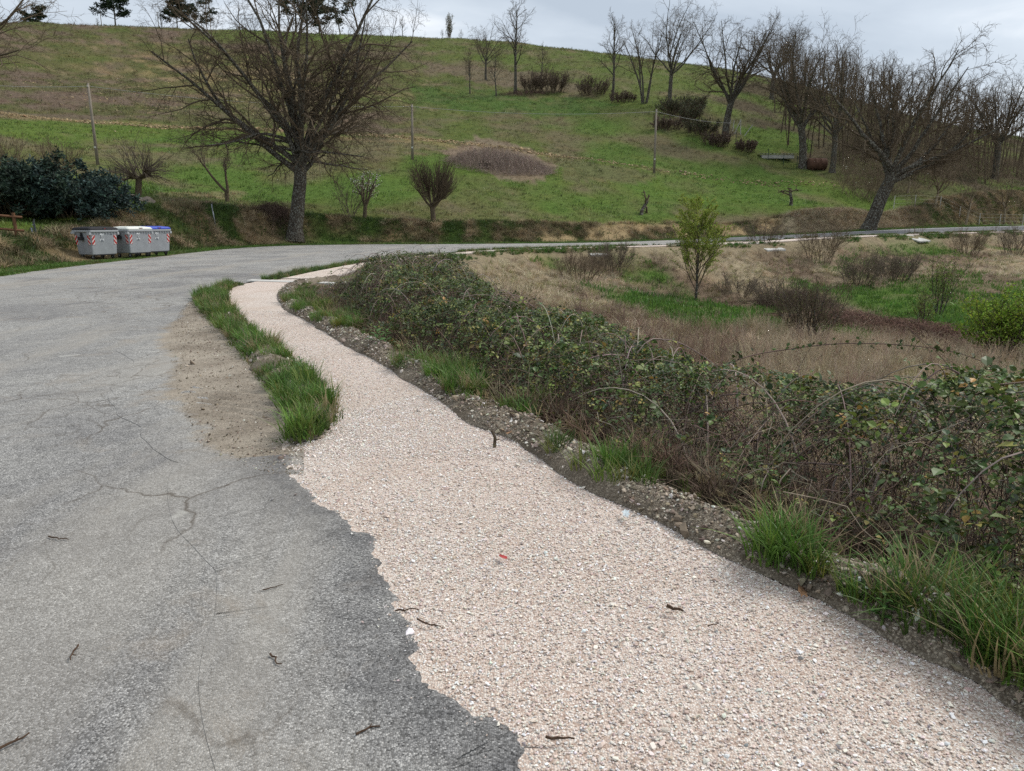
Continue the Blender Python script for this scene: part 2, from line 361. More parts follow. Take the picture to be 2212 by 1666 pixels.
hill_z = TPS(HP((100, 472, 36), (350, 452, 43), (640, 456, 57), (900, 466, 59), (1150, 468, 62), (1300, 465, 66), (1550, 462, 72), (1750, 450, 75), (1850, 455, 79),
                (212, 362, 68), (1413, 372, 85), (890, 345, 80), (300, 425, 48), (490, 440, 54), (785, 455, 60), (50, 330, 66), (1080, 360, 80), (1700, 420, 85), (700, 400, 68),
                (100, 255, 95), (500, 280, 98), (900, 300, 100), (1150, 330, 95), (1800, 400, 90), (900, 210, 138), (500, 170, 150), (100, 160, 145), (1050, 205, 145), (1323, 215, 135), (1450, 228, 125), (1565, 305, 106), (1740, 365, 98), (1800, 370, 97), (1890, 468, 80),
                (90, 65, 230), (250, 65, 235), (385, 68, 240), (650, 72, 240), (900, 85, 235), (1100, 90, 225), (1280, 115, 210), (1560, 152, 190), (1700, 175, 180),
                (1300, 160, 160), (1000, 140, 180), (500, 110, 190),
                (2050, 432, 88), (2212, 430, 96), (2050, 330, 150), (2212, 300, 200), (1850, 240, 165))
             + [(-30, 8, 2.6), (-60, 8, 8), (-28, -40, 2.6), (-90, -40, 14), (-90, 40, 17), (-160, 120, 42), (-220, 240, 55), (-140, 320, 50), (0, 320, 46), (100, 320, 30), (160, 240, 26), (200, 200, 14), (130, 110, 5), (-300, 0, 30), (200, 500, 20), (-200, 500, 45)], 2.0)
hollow_z = TPS([(3.5, -10, -1.0), (3.9, 2, -1.0), (2.6, 6, -1.0), (.9, 10, -1.05), (-1.2, 14, -1.1), (-2.6, 18, -1.1), (-2.3, 25, -1.1), (-.6, 33, -1.1), (2.5, 38.5, -1.2), (9, 44, -1.1), (18, 49, -.95), (25, 53.5, -.8), (33, 59.5, -.75), (45, 67, -.7), (60, 76, -.6),
                (10.1, 39, -2.5), (16.8, 24.6, -3.0), (9, 20, -2.5), (3.2, 25, -2.0), (24, 47, -2.0), (26, 40, -2.6), (13, 33, -2.7), (5, 15, -1.9), (8, 8, -2.2), (14, 12, -2.8), (30, 25, -3.4), (45, 50, -2.2), (40, 20, -4), (30, -20, -4), (100, 40, -6), (100, 80, -2), (200, 100, -6), (100, -100, -10), (14, -60, -2.5)], 0.5)
def ground_z(x, y, detail=True):
    x = np.asarray(x, float); y = np.asarray(y, float)
    do = -sdist(x, y, OUTER)          # hill side positive
    di = sdist(x, y, INNER)           # hollow side positive
    z = road_z(x, y)
    z = np.where(np.hypot(x, y) > 190, np.clip(z, -6, 4), z)
    hz = hill_z(x, y)
    n1 = fbm(x, y, 9.0, 3, 4)
    if detail: hz = hz + n1*0.45 + fbm(x, y, 1.6, 9, 3)*0.12 + smooth(120, 200, y)*fbm(x, y, 30, 5, 3)*0.9
    # terrace below the group of trees
    w = smooth(1.3 + .3*n1, 4.2 + .5*n1, do); z = z*(1-w) + hz*w
    vz = hollow_z(x, y) + (n1*0.42 + fbm(x, y, 3.2, 22, 3)*.28*smooth(4, 7, di) + fbm(x, y, 1.3, 21, 3)*0.12 if detail else 0)
    w = smooth(.45, 2.7, di); z = z*(1-w) + vz*w
    return z
def gz(x, y): return float(ground_z(np.array([x]), np.array([y]))[0])

def project(x, y, z):
    """picture position (2212 px wide) of a place, used when colours of the ground cover are laid out"""
    zz = z-CAM_H; f = y*CP - zz*SP; up = y*SP + zz*CP; f = np.where(f > .1, f, .1)
    return 1106 + FPX*x/f, 833 - FPX*up/f
def inpoly(u, v, poly):
    r = np.zeros(u.shape, bool); n = len(poly)
    for i in range(n):
        (x1, y1), (x2, y2) = poly[i], poly[(i+1) % n]
        c = ((y1 > v) != (y2 > v)) & (u < (x2-x1)*(v-y1)/((y2-y1) if y2 != y1 else 1e-9)+x1); r ^= c
    return r
GREEN = np.array((.108, .158, .036)); LUSH = np.array((.092, .158, .034)); OLIVE = np.array((.140, .142, .058)); DRY = np.array((.25, .20, .115)); PURP = np.array((.175, .132, .098)); SOIL = np.array((.33, .24, .13)); STRAW = np.array((.34, .25, .14)); DARK = np.array((.045, .042, .028))
def lerp(a, b, t): return a*(1-t[..., None]) + b*t[..., None]
def cover(x, y, z):
    """what grows where: returns albedo (n,3)"""
    do = -sdist(x, y, OUTER); di = sdist(x, y, INNER); n = fbm(x, y, 7, 31, 4); n2 = fbm(x, y, 2.2, 41, 4); n3 = fbm(x, y, 22, 51, 3)
    wob = fbm(x, y, 12, 61, 3)
    u, v = project(x, y, z); v = v + wob*14; u = u + n*25
    c = lerp(np.broadcast_to(GREEN, x.shape+(3,)), OLIVE, smooth(-.2, .5, n))
    # upper slope beyond the ploughed strip: brownish, patchy
    furrow_v = np.interp(u, [0, 500, 900, 1160, 1420, 1800], [245, 280, 300, 330, 362, 400])
    up = smooth(10, -14, v-furrow_v)
    upper = lerp(np.broadcast_to(OLIVE*.78, x.shape+(3,)), PURP*.88, smooth(-.05, .45, n+.6*n2)); upper = lerp(upper, GREEN*.75, smooth(.2, .6, -n+.2*n3)*.6)
    left = smooth(1000, 800, u)
    c = lerp(c, upper, up*(.5+.5*left))
    # dry strips between
    c = lerp(c, PURP*1.15, smooth(.2, .6, n+.5*n2)*.42*(1-up))
    c = lerp(c, DRY, smooth(.3, .6, n2*.7+n3*.5)*.5)
    # stony yellow earth on the left slope
    st = np.exp(-(((u-480)/260)**2+((v-165-(u-480)*.12)/42)**2)); c = lerp(c, np.array((.34, .26, .13)), np.clip(st*1.5*smooth(-.15, .35, n2), 0, 1)*.55)
    # ridge line strip of green
    c = lerp(c, GREEN*1.05, smooth(96, 80, v)*smooth(420, 560, u)*smooth(1000, 800, u)*.8)
    # dark green terrace slope below the tree group
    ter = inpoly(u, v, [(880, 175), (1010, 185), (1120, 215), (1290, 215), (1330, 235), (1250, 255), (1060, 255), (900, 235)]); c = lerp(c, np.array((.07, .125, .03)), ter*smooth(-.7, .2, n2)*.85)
    c = lerp(c, PURP, inpoly(u, v, [(920, 130), (1150, 150), (1300, 190), (1150, 200), (1000, 172), (920, 160)])*.75)
    # ploughed strip
    fd = np.abs(v-furrow_v); c = lerp(c, SOIL, smooth(4, 1.5, fd)*.5*smooth(-.75, -.1, n2+.3)*(u < 1900)*(do > 6)*(1-.65*smooth(1100, 1250, u)))
    # lush grass in the lower field
    lush = inpoly(u, v, [(240, 300), (600, 300), (960, 330), (960, 440), (480, 470), (240, 440)]) | inpoly(u, v, [(1150, 255), (1400, 265), (1580, 330), (1780, 440), (1400, 470), (1100, 460), (1000, 400), (1250, 380), (1180, 300)])
    c = lerp(c, LUSH, lush*smooth(-.5, .35, -n+.3*n2)*.75)
    c = lerp(c, DRY, inpoly(u, v, [(330, 420), (520, 415), (520, 432), (340, 436)])*.6)
    c = lerp(c, PURP*1.35, inpoly(u, v, [(960, 325), (1020, 300), (1140, 315), (1200, 360), (1170, 390), (1080, 385), (980, 350)])*.85)
    c = lerp(c, np.array((.15, .12, .075)), inpoly(u, v, [(1180, 335), (1420, 372), (1400, 390), (1220, 385)])*.55)
    # wood floor on the right, beyond the tree row
    wood = inpoly(u, v, [(1500, 235), (1600, 300), (1745, 370), (1860, 430), (1960, 480), (2400, 470), (2400, 0), (1700, 150)]); c = lerp(c, np.array((.085, .068, .045)), wood*smooth(-.5, .3, n)*.85)
    c = lerp(c, np.array((.09, .15, .03)), inpoly(u, v, [(1580, 270), (1750, 290), (1760, 335), (1640, 335)])*.8)
    # the bank above the road: dead grass, bare earth further along
    bank = smooth(1.0, 1.8, do)*smooth(5.5, 4.0, do); bc = lerp(np.broadcast_to(np.array((.115, .10, .05)), x.shape+(3,)), STRAW*.7, smooth(-.1, .5, n2+n*.5)); bc = lerp(bc, np.array((.05, .085, .02)), smooth(0, .45, -n2+.3*n))
    c = lerp(c, bc, bank)
    earth = bank*(inpoly(u, v, [(1170, 470), (1480, 460), (1500, 520), (1170, 525)]) | inpoly(u, v, [(1545, 455), (1680, 440), (1690, 512), (1560, 512)])); c = lerp(c, np.array((.36, .27, .15)), earth*smooth(-.3, .2, n2+.15))
    c = lerp(c, np.array((.34, .28, .19)), bank*inpoly(u, v, [(1690, 440), (1960, 450), (1960, 505), (1690, 505)])*.8)
    c = lerp(c, np.array((.08, .14, .03)), smooth(1.5, .9, do)*smooth(.2, .5, do))           # verge
    # platform between road and hollow: bare gravelly soil
    plat = (do < .1) & (di < .1); c = np.where(plat[..., None], np.array((.20, .165, .125))*(1+.3*n2[..., None]), c)
    # the hollow
    hc = lerp(np.broadcast_to(np.array((.22, .165, .115)), x.shape+(3,)), np.array((.38, .315, .21)), smooth(-.1, .5, n+.4*n2)); hc = lerp(hc, np.array((.085, .155, .03)), smooth(.0, .4, -n+.5*n2))
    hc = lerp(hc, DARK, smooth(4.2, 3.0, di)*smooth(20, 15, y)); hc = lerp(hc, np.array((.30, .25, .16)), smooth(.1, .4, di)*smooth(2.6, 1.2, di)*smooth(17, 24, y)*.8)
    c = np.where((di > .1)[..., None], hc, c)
    return np.clip(c, .01, .8)

# ------------------------------------------------------------------ ground sheet
def build_ground():
    az = np.concatenate([np.linspace(-180, -56, 40, endpoint=False), np.linspace(-56, 56, 330, endpoint=False), np.linspace(56, 180, 40, endpoint=False)])*math.pi/180
    r = np.concatenate([[.02, .35], np.geomspace(.7, 900, 380)])
    A, R = np.meshgrid(az, r); X = R*np.sin(A); Y = R*np.cos(A)
    Z = ground_z(X, Y); do = -sdist(X, Y, OUTER); di = sdist(X, Y, INNER)
    Z = Z - .035*smooth(.05, -.25, do)*smooth(.05, -.2, di)          # lies just below the paved sheets
    far = smooth(330, 700, R); Z = Z*(1-far) + np.minimum(Z, 20)*far*.5
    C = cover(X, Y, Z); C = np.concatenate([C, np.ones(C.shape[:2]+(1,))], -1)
    V = np.stack([X, Y, Z], -1).reshape(-1, 3)
    me = raw_mesh('ground', V, grid_quads(len(r), len(az), wrap=True)[:, ::-1], attrs={'cover': C.reshape(-1, 4)})
    MAT['ground'] = m_ground()
    link('ground', me, MAT['ground'], kind='structure')
build_ground()

def strip(name, Lp, Rp, n, ncol, mat, zoff, jl=0.0, jr=0.0, jscale=.12, skirt=0.0, kind='structure', zfun=None, **kw):
    """sheet between two edge lines, edges broken by noise"""
    A = resample(np.asarray(Lp, float), n); B = resample(np.asarray(Rp, float), n)
    s = np.arange(n)
    dirv = (B-A)/np.maximum(np.linalg.norm((B-A)[:, :2], axis=1), .01)[:, None]
    A = A + dirv*(fbm(A[:, 0]*1.0, A[:, 1], jscale*4, 77, 5)*jl)[:, None]; B = B + dirv*(fbm(B[:, 0], B[:, 1], jscale*4, 88, 5)*jr)[:, None]
    t = np.linspace(0, 1, ncol)[None, :, None]; P = A[:, None]*(1-t)+B[:, None]*t
    P[..., 2] = road_z(P[..., 0], P[..., 1]) + zoff
    if zfun is not None: P[..., 2] += zfun(P[..., 0], P[..., 1], t[..., 0]+0*P[..., 0])
    V = P.reshape(-1, 3); Q = grid_quads(n, ncol)[:, ::-1]
    if skirt > 0:
        W = P.copy(); W = W[:, [0, -1]]; W[..., 2] -= skirt; b = len(V); V = np.vstack([V, W.reshape(-1, 3)])
        i = np.arange(n-1); Q = np.vstack([Q, np.stack([i*ncol, (i+1)*ncol, b+(i+1)*2, b+i*2], 1), np.stack([(i+1)*ncol-1, b+i*2+1, b+(i+1)*2+1, (i+2)*ncol-1], 1)])
    me = raw_mesh(name, V, Q); return link(name, me, mat, kind=kind, **kw)
MAT['asphalt'] = m_asphalt(); MAT['new_asphalt'] = m_new_asphalt(); MAT['path'] = m_path()
MAT['shoulder'] = m_gravel('silty_gravel', (.15, .12, .095), (.30, .25, .20), 70, (.17, .135, .10))
MAT['berm'] = m_gravel('pale_rubble_earth', (.14, .115, .088), (.29, .25, .195), 110, (.10, .080, .058))
MAT['white_paint'] = plain('worn_white_paint', (.62, .62, .60), .8, .2, .2, 2.0)
MAT['concrete'] = plain('pale_concrete', (.50, .49, .46), .9, .2, .22, 3.0)
def near_part(p, y0, y1): return p[(p[:, 1] > y0) & (p[:, 1] < y1)]
strip('asphalt_road', OUTER, ASPH_IN, 900, 16, MAT['asphalt'], 0.0, .25, .05, .3)
# the newer dark surfacing of the far stretch, with white edge lines
o2 = OUTER[(OUTER[:, 0] > 17)]; i2 = ASPH_IN[(ASPH_IN[:, 0] > 13) & (ASPH_IN[:, 1] > 50)]
strip('resurfaced_road', o2, i2, 260, 8, MAT['new_asphalt'], .006, .1, .05)
def offset(p, d):
    t = np.gradient(p[:, :2], axis=0); t /= np.linalg.norm(t, axis=1)[:, None]; q = p.copy(); q[:, 0] -= t[:, 1]*d; q[:, 1] += t[:, 0]*d; return q   # positive d: to the left
strip('edge_line_far', offset(o2, -.35), offset(o2, -.50), 220, 2, MAT['white_paint'], .011)
strip('edge_line_near', offset(i2, .42), offset(i2, .28), 220, 2, MAT['white_paint'], .011)
# footpath of bound pale gravel, before and after the concrete drain
PL1 = crom(PATH_L1, .05); PR1 = crom(PATH_R1, .05); PL2 = crom(PATH_L2, .3); PR2 = crom(PATH_R2, .3)
def cut(p): return p[p[:, 1] > -8]
# sections of the near path, matched by hand so that the cross lines stay square
SEC = [(-8, -8), (1.0, 1.0), (4.7, 4.6), (5.75, 6.6), (10.5, 11.6), (16.1, 16.1), (99, 99)]
def joined(p, side):
    out = []
    for (a0, a1) in zip(SEC[:-1], SEC[1:]):
        e1 = min(a1[side], p[-1, 1]); yy = np.linspace(a0[side], e1, 220, endpoint=(a1[side] > 90)); out.append(np.stack([np.interp(yy, p[:, 1], p[:, 0]), yy, 0*yy], 1))
    return np.vstack(out)
A1, B1 = joined(PL1, 0), joined(PR1, 1)
def strip_raw(name, A, B, ncol, mat, zoff, jl, jr, js, skirt):
    global resample
    old = resample; resample = lambda p, n: p
    try: return strip(name, A, B, len(A), ncol, mat, zoff, jl, jr, js, skirt)
    finally: resample = old
strip_raw('footpath', offset(A1, .12), B1, 22, MAT['path'], .006, .10, .05, .12, .05)
strip('footpath_far', PL2, PR2, 500, 6, MAT['path'], .022, .08, .10, .3, .05)
# silty shoulder between the asphalt and the grass island
SH_L = crom([(-1.55, 4.35, 0), (-1.9, 4.6, 0), (-2.5, 5.3, 0), (-3.75, 7.7, 0), (-4.95, 10.2, 0), (-6.15, 13.2, 0), (-6.7, 14.9, 0)], .05)
SH_R = crom([(-1.35, 4.35, 0), (-1.5, 4.9, 0), (-1.75, 5.9, 0), (-2.6, 7.6, 0), (-3.9, 10.2, 0), (-5.5, 13.2, 0), (-6.4, 14.9, 0)], .05)
def tread(x, y, t):
    # ridges pressed by a tractor tyre, and ruts
    a = (x+2.6)*.80 + (y-6.3)*.60; b = -(x+2.6)*.60 + (y-6.3)*.80
    # track runs along the shoulder
    k = np.exp(-(((x+2.45)*.83+(y-6.2)*.55)/.30)**4)*np.exp(-((-(x+2.45)*.55+(y-6.2)*.83)/.75)**4)
    ph = (y*.9 + x*.35)*2*math.pi/.15
    return k*.014*np.clip(np.sin(ph+1.2*fbm(x, y, .5, 2, 3))*1.4, -1, 1)*(.5+.5*smooth(-.3, .3, fbm(x, y, .4, 8, 3))) + .012*fbm(x, y, .35, 5, 4)
def shoulder():
    n, nc = 800, 44; A = resample(SH_L, n); B = resample(SH_R, n); t = np.linspace(0, 1, nc); d = (B-A); A = A-d*.45
    A = A - d*(.35*fbm(A[:, 0], A[:, 1], 1.3, 3, 3))[:, None]; P = A[:, None]*(1-t)[None, :, None]+B[:, None]*t[None, :, None]; T = np.broadcast_to(t[None], P.shape[:2])
    P[..., 2] = road_z(P[..., 0], P[..., 1])+.003+.010*T+tread(P[..., 0], P[..., 1], T)*smooth(.1, .4, T)
    s = np.linspace(0, 1, n)[:, None]; e = smooth(.08, .55, T)*smooth(0, .07, s)*smooth(1, .93, s)
    MAT['silt'] = m_asphalt('silt'); me = raw_mesh('gravel_shoulder', P.reshape(-1, 3), grid_quads(n, nc)[:, ::-1], attrs={'edge': e.ravel()}); link('gravel_shoulder', me, MAT['silt'], kind='structure')
shoulder()
# ragged outer lip of the asphalt, lying over the edge of the path
TAR = A1[(A1[:, 1] > -5) & (A1[:, 1] < 4.75)]
def asphalt_lip():
    n = 1500; L0 = resample(TAR, n); nrmv = np.gradient(L0[:, :2], axis=0); nrmv /= np.linalg.norm(nrmv, axis=1)[:, None]; nv = np.stack([nrmv[:, 1], -nrmv[:, 0]], 1)
    jag = .07*fbm(L0[:, 0], L0[:, 1], .42, 5, 3)+.07*fbm(L0[:, 0], L0[:, 1], .09, 6, 4); t = np.linspace(0, 1, 26)
    P = L0[:, None, :2] + nv[:, None]*((-.75)*(1-t)[None]+jag[:, None]*t[None])[..., None]
    z = road_z(P[..., 0], P[..., 1])+.002+.011*t[None]**2; z[:, -1] -= .012
    V = np.concatenate([P, z[..., None]], -1).reshape(-1, 3); e = np.broadcast_to(smooth(.4, 1.0, t)[None], (n, 26)).ravel()
    me = raw_mesh('asphalt_lip', V, grid_quads(n, 26)[:, ::-1], attrs={'edge': e}); MAT['tar'] = m_asphalt(True); link('asphalt_lip', me, MAT['tar'], kind='structure')
asphalt_lip()
# rubble berm along the right edge of the path
BL = crom([p for p in PATH_R1 if p[1] > -9], .05)
def berm_z(x, y, t):
    return (.13*np.sin(np.clip(t*1.25, 0, 1)*math.pi)**.8*(.55+.6*fbm(x, y, .9, 7, 3)+.25) + .075*fbm(x, y, .16, 3, 5)*np.sin(t*math.pi)) - .35*smooth(.72, 1.0, t)
BR = offset(BL, -.46); strip('rubble_berm', offset(BL, .04), BR, 900, 14, MAT['berm'], .014, .06, .12, .1, zfun=berm_z)
# earth of the grass island
IS_L = crom([(-1.62, 4.95, 0), (-1.95, 5.9, 0), (-2.75, 7.5, 0), (-4.05, 10.0, 0), (-5.7, 13.0, 0), (-6.8, 15.3, 0), (-7.1, 17.0, 0), (-7.1, 18.4, 0)], .06)
IS_R = crom([(-1.42, 5.1, 0), (-1.52, 5.85, 0), (-2.14, 7.3, 0), (-3.85, 10.5, 0), (-5.42, 13.6, 0), (-6.45, 16.1, 0), (-6.9, 17.6, 0), (-6.95, 18.4, 0)], .06)
def isl_z(x, y, t): return smooth(4.95, 5.7, y)*smooth(18.5, 17.6, y)*np.sin(t*math.pi)**.7*(.09+.05*fbm(x, y, .5, 12, 4))
strip('island_earth', IS_L, IS_R, 600, 12, MAT['berm'], .016, .08, .05, .12, zfun=isl_z)
# concrete drain slabs
def slab(pts, zt, name, label):
    mb = MB(); c = [(x, y, float(road_z(x, y))+zt) for x, y in pts]; n = len(c); mb.add([(x, y, z-.14) for x, y, z in c]+c, [tuple(range(n))[::-1], tuple(range(n, 2*n))]+[(i, (i+1) % n, n+(i+1) % n, n+i) for i in range(n)])
    return mb.build(name, MAT['concrete'], bevel=.012, label=label, cat='drain slab')
slab([(-7.35, 19.72), (-6.2, 19.28), (-4.75, 18.8), (-4.7, 19.15), (-6.1, 19.66), (-7.3, 20.12)], .025, 'drain_slab', 'concrete drain slab crossing the footpath at the bend')
# ------------------------------------------------------------------ plant tools
def nrm(a): return a/np.maximum(np.linalg.norm(a, axis=-1, keepdims=True), 1e-9)
def grow(rg, P, D, L, R, specs):
    """all branches of one level at a time; returns [(points (b,n,3), radii (b,n), sides)]"""
    P = np.atleast_2d(np.asarray(P, float)); D = nrm(np.atleast_2d(np.asarray(D, float))); B = len(P)
    L = np.broadcast_to(np.asarray(L, float), (B,)).copy(); R = np.broadcast_to(np.asarray(R, float), (B,)).copy(); out = []
    for s in specs:
        n = s.get('n', 4); w = s.get('w', .15); g = s.get('g', 0.0); te = s.get('te', .35); B = len(P)
        pts = np.empty((B, n+1, 3)); pts[:, 0] = P; d = D; dirs = np.empty((B, n+1, 3)); dirs[:, 0] = d
        gg = g if np.isscalar(g) else rg.uniform(g[0], g[1], B)[:, None]
        for i in range(n):
            d = nrm(d + w*rg.normal(size=(B, 3)) + gg*np.array((0, 0, 1.0))); pts[:, i+1] = pts[:, i] + d*(L/n)[:, None]; dirs[:, i+1] = d
        q = np.linspace(0, 1, n+1); rad = R[:, None]*(1-(1-te)*q)[None]
        if s.get('flare'): rad[:, 0] *= s['flare']
        out.append((pts, rad, s.get('sides', 5)))
        k = s.get('k', 0)
        if not k: break
        j = np.arange(k)[None]; t0, t1 = s.get('t', (.25, 1)); t = t0+(t1-t0)*(j+rg.random((B, k)))/k
        x = np.clip(t*n, 0, n-1e-6); i0 = x.astype(int); f = x-i0; bi = np.arange(B)[:, None]
        cp = pts[bi, i0]*(1-f)[..., None] + pts[bi, i0+1]*f[..., None]; cd = dirs[bi, i0+1]; cr = rad[bi, i0]*(1-f)+rad[bi, i0+1]*f
        az = (j*2.39996 + rg.random((B, 1))*6.28 + rg.normal(size=(B, k))*.5)
        ref = np.where(np.abs(cd[..., 2:3]) > .9, np.array((1.0, 0, 0)), np.array((0, 0, 1.0))); e1 = nrm(np.cross(cd, ref)); e2 = np.cross(cd, e1)
        fl = s.get('flat', 1.0); pv = e1*np.cos(az)[..., None] + e2*(np.sin(az)*fl)[..., None]; pv = nrm(pv)
        a = rg.uniform(*s.get('a', (.5, .95)), size=(B, k))
        nd = cd*np.cos(a)[..., None] + pv*np.sin(a)[..., None]; nd = nd + np.array((0, 0, s.get('up', 0.0)))
        l = L[:, None]*rg.uniform(*s.get('l', (.45, .7)), size=(B, k))*(1-s.get('fall', .5)*(t-t0)/(t1-t0+1e-6))
        r = np.maximum(cr*s.get('r', .6)*rg.uniform(.75, 1.1, (B, k)), s.get('rmin', .004))
        keep = rg.random((B, k)) < s.get('p', 1.0)
        P = cp[keep]; D = nrm(nd[keep]); L = l[keep]; R = r[keep]
    return out
def tube_arrays(levels):
    Vs, Qs, b = [], [], 0
    for pts, rad, m in levels:
        B, n, _ = pts.shape
        if B == 0: continue
        t = np.empty_like(pts); t[:, 1:-1] = pts[:, 2:]-pts[:, :-2]; t[:, 0] = pts[:, 1]-pts[:, 0]; t[:, -1] = pts[:, -1]-pts[:, -2]; t = nrm(t)
        ref = np.where(np.abs(t[:, :1, 2:3]) > .8, np.array((1.0, 0, 0)), np.array((0, 0, 1.0))); ref = np.broadcast_to(ref, t.shape)
        e1 = nrm(np.cross(t, ref)); e2 = np.cross(t, e1); an = np.arange(m)*2*math.pi/m
        ring = e1[:, :, None]*np.cos(an)[:, None] + e2[:, :, None]*np.sin(an)[:, None]
        V = (pts[:, :, None] + ring*rad[:, :, None, None]).reshape(-1, 3)
        i = np.arange(n-1)[:, None]; k = np.arange(m)[None]; q = np.stack([i*m+k, i*m+(k+1) % m, (i+1)*m+(k+1) % m, (i+1)*m+k], -1).reshape(-1, 4)
        Q = (q[None] + (np.arange(B)*n*m)[:, None, None]).reshape(-1, 4) + b
        Vs.append(V); Qs.append(Q); b += len(V)
    return np.vstack(Vs), np.vstack(Qs)
def tube_mesh(name, levels):
    V, Q = tube_arrays(levels); return raw_mesh(name, V, Q)
def leaf_quads(rg, C, size, aspect=1.6, up=0.3, fold=.25, jitter=.3, tint=None):
    """one small folded leaf (two triangles along its rib) at each point"""
    n = len(C); d = nrm(rg.normal(size=(n, 3)) + np.array((0, 0, up))); s = nrm(np.cross(d, rg.normal(size=(n, 3)))); nn = np.cross(d, s)
    sz = size*(1+jitter*rg.normal(size=(n, 1)).clip(-2, 2)); a = C; b = C + d*sz*.5 + s*sz/aspect*.5 + nn*sz*fold*.4; c = C + d*sz; e = C + d*sz*.5 - s*sz/aspect*.5 + nn*sz*fold*.4
    V = np.stack([a, b, c, e], 1).reshape(-1, 3); i = np.arange(n)*4; T = np.concatenate([np.stack([i, i+1, i+2], 1), np.stack([i, i+2, i+3], 1)])
    at = None if tint is None else {'tint': np.repeat(np.concatenate([tint, np.ones((n, 1))], 1), 4, 0)}
    return V, T, at
def tips(levels, which=(-1,), per=3, rg=None, t0=.2):
    out = []
    for k in which:
        pts = levels[k][0]; B, n, _ = pts.shape
        for _ in range(per):
            x = (t0+(1-t0)*rg.random(B))*(n-1); i = np.clip(x.astype(int), 0, n-2); f = (x-i)[:, None]; out.append(pts[np.arange(B), i]*(1-f)+pts[np.arange(B), i+1]*f)
    return np.vstack(out)

def scatter(name, protos, P, rot, scl, tint, variant=None, **kw):
    """one growth of many small pieces: points carry turn, size, colour and which piece"""
    n = len(P); V = np.asarray(P, np.float32); me = bpy.data.meshes.new(name); me.vertices.add(n); me.vertices.foreach_set('co', V.ravel())
    def at(k, t, f, a):
        x = me.attributes.new(k, t, 'POINT'); x.data.foreach_set(f, np.ascontiguousarray(a).ravel())
    at('turn', 'FLOAT_VECTOR', 'vector', np.asarray(rot, np.float32)); at('size', 'FLOAT_VECTOR', 'vector', np.asarray(scl if np.ndim(scl) == 2 else np.repeat(np.asarray(scl)[:, None], 3, 1), np.float32))
    at('tint', 'FLOAT_COLOR', 'color', np.concatenate([tint, np.ones((n, 1))], 1).astype(np.float32))
    at('pick', 'INT', 'value', (rng.integers(0, len(protos), n) if variant is None else variant).astype(np.int32))
    o = link(name, me, None, **kw)
    g = bpy.data.node_groups.new(name+'_spread', 'GeometryNodeTree'); g.interface.new_socket('Geometry', in_out='INPUT', socket_type='NodeSocketGeometry'); g.interface.new_socket('Geometry', in_out='OUTPUT', socket_type='NodeSocketGeometry')
    N = g.nodes.new; gi = N('NodeGroupInput'); go = N('NodeGroupOutput'); ip = N('GeometryNodeInstanceOnPoints'); jn = N('GeometryNodeJoinGeometry')
    for p in reversed(protos):
        oi = N('GeometryNodeObjectInfo'); oi.inputs['Object'].default_value = p; oi.inputs['As Instance'].default_value = True; g.links.new(oi.outputs['Geometry'], jn.inputs[0])
    def na(k, t):
        x = N('GeometryNodeInputNamedAttribute'); x.data_type = t; x.inputs['Name'].default_value = k; return x.outputs[0]
    mp = N('GeometryNodeMeshToPoints'); g.links.new(gi.outputs[0], mp.inputs[0]); g.links.new(mp.outputs[0], ip.inputs['Points'])
    g.links.new(jn.outputs[0], ip.inputs['Instance']); ip.inputs['Pick Instance'].default_value = True; g.links.new(na('pick', 'INT'), ip.inputs['Instance Index'])
    er = N('FunctionNodeEulerToRotation'); g.links.new(na('turn', 'FLOAT_VECTOR'), er.inputs[0]); g.links.new(er.outputs[0], ip.inputs['Rotation']); g.links.new(na('size', 'FLOAT_VECTOR'), ip.inputs['Scale'])
    g.links.new(ip.outputs[0], go.inputs[0]); md = o.modifiers.new('spread', 'NODES'); md.node_group = g
    return o
def proto(name, me, mat):
    me.materials.append(mat); return bpy.data.objects.new(name, me)
def blades(rg, n, h, w, lean, spread, droop=.3, seg=3):
    """tuft of n curved grass blades"""
    az = rg.random(n)*6.283; rr = spread*np.sqrt(rg.random(n)); base = np.stack([rr*np.cos(az), rr*np.sin(az), 0*az], 1); la = az+rg.normal(size=n)*.7
    hh = h*rg.uniform(.45, 1.1, n); ln = lean*rg.uniform(.3, 1.2, n); out = np.stack([np.cos(la), np.sin(la), 0*la], 1); sd = np.stack([-np.sin(la), np.cos(la), 0*la], 1)
    V = []; 
    for k in range(seg+1):
        t = k/seg; c = base + out*(hh*ln*t**1.6)[:, None] + np.array((0, 0, 1.0))*(hh*(t-droop*ln*t*t))[:, None]; ww = (w*rg.uniform(.9, 1.1, n)*(1-t**1.5)+w*.04)[:, None]
        V += [c-sd*ww/2, c+sd*ww/2]
    V = np.stack(V, 1).reshape(-1, 3); m = 2*(seg+1); b = (np.arange(n)*m)[:, None, None]
    q = np.array([[2*k, 2*k+1, 2*k+3, 2*k+2] for k in range(seg)]); return V, (q[None]+b).reshape(-1, 4)
MAT['grass'] = tinted('grass_blade', .55, .3, .25); MAT['straw'] = tinted('dead_stem', .9, .1); MAT['leaf'] = tinted('bramble_leaf', .5, .35, .15); MAT['stone'] = tinted('stone_chip', .85, .25)
def tuft_protos(k, n, h, w, lean, spread, mat, droop=.3, seg=3, seed=1):
    out = []
    for i in range(k):
        rg = np.random.default_rng(seed*100+i); V, Q = blades(rg, n, h, w, lean, spread, droop, seg); out.append(proto('tuft_piece', raw_mesh('tuft_piece', V, Q), mat))
    return out
T_FIELD = tuft_protos(4, 9, .20, .035, .5, .22, MAT['grass'], seed=1, seg=2)
T_GREEN = tuft_protos(5, 34, .22, .0075, .75, .07, MAT['grass'], .35, 4, seed=2)
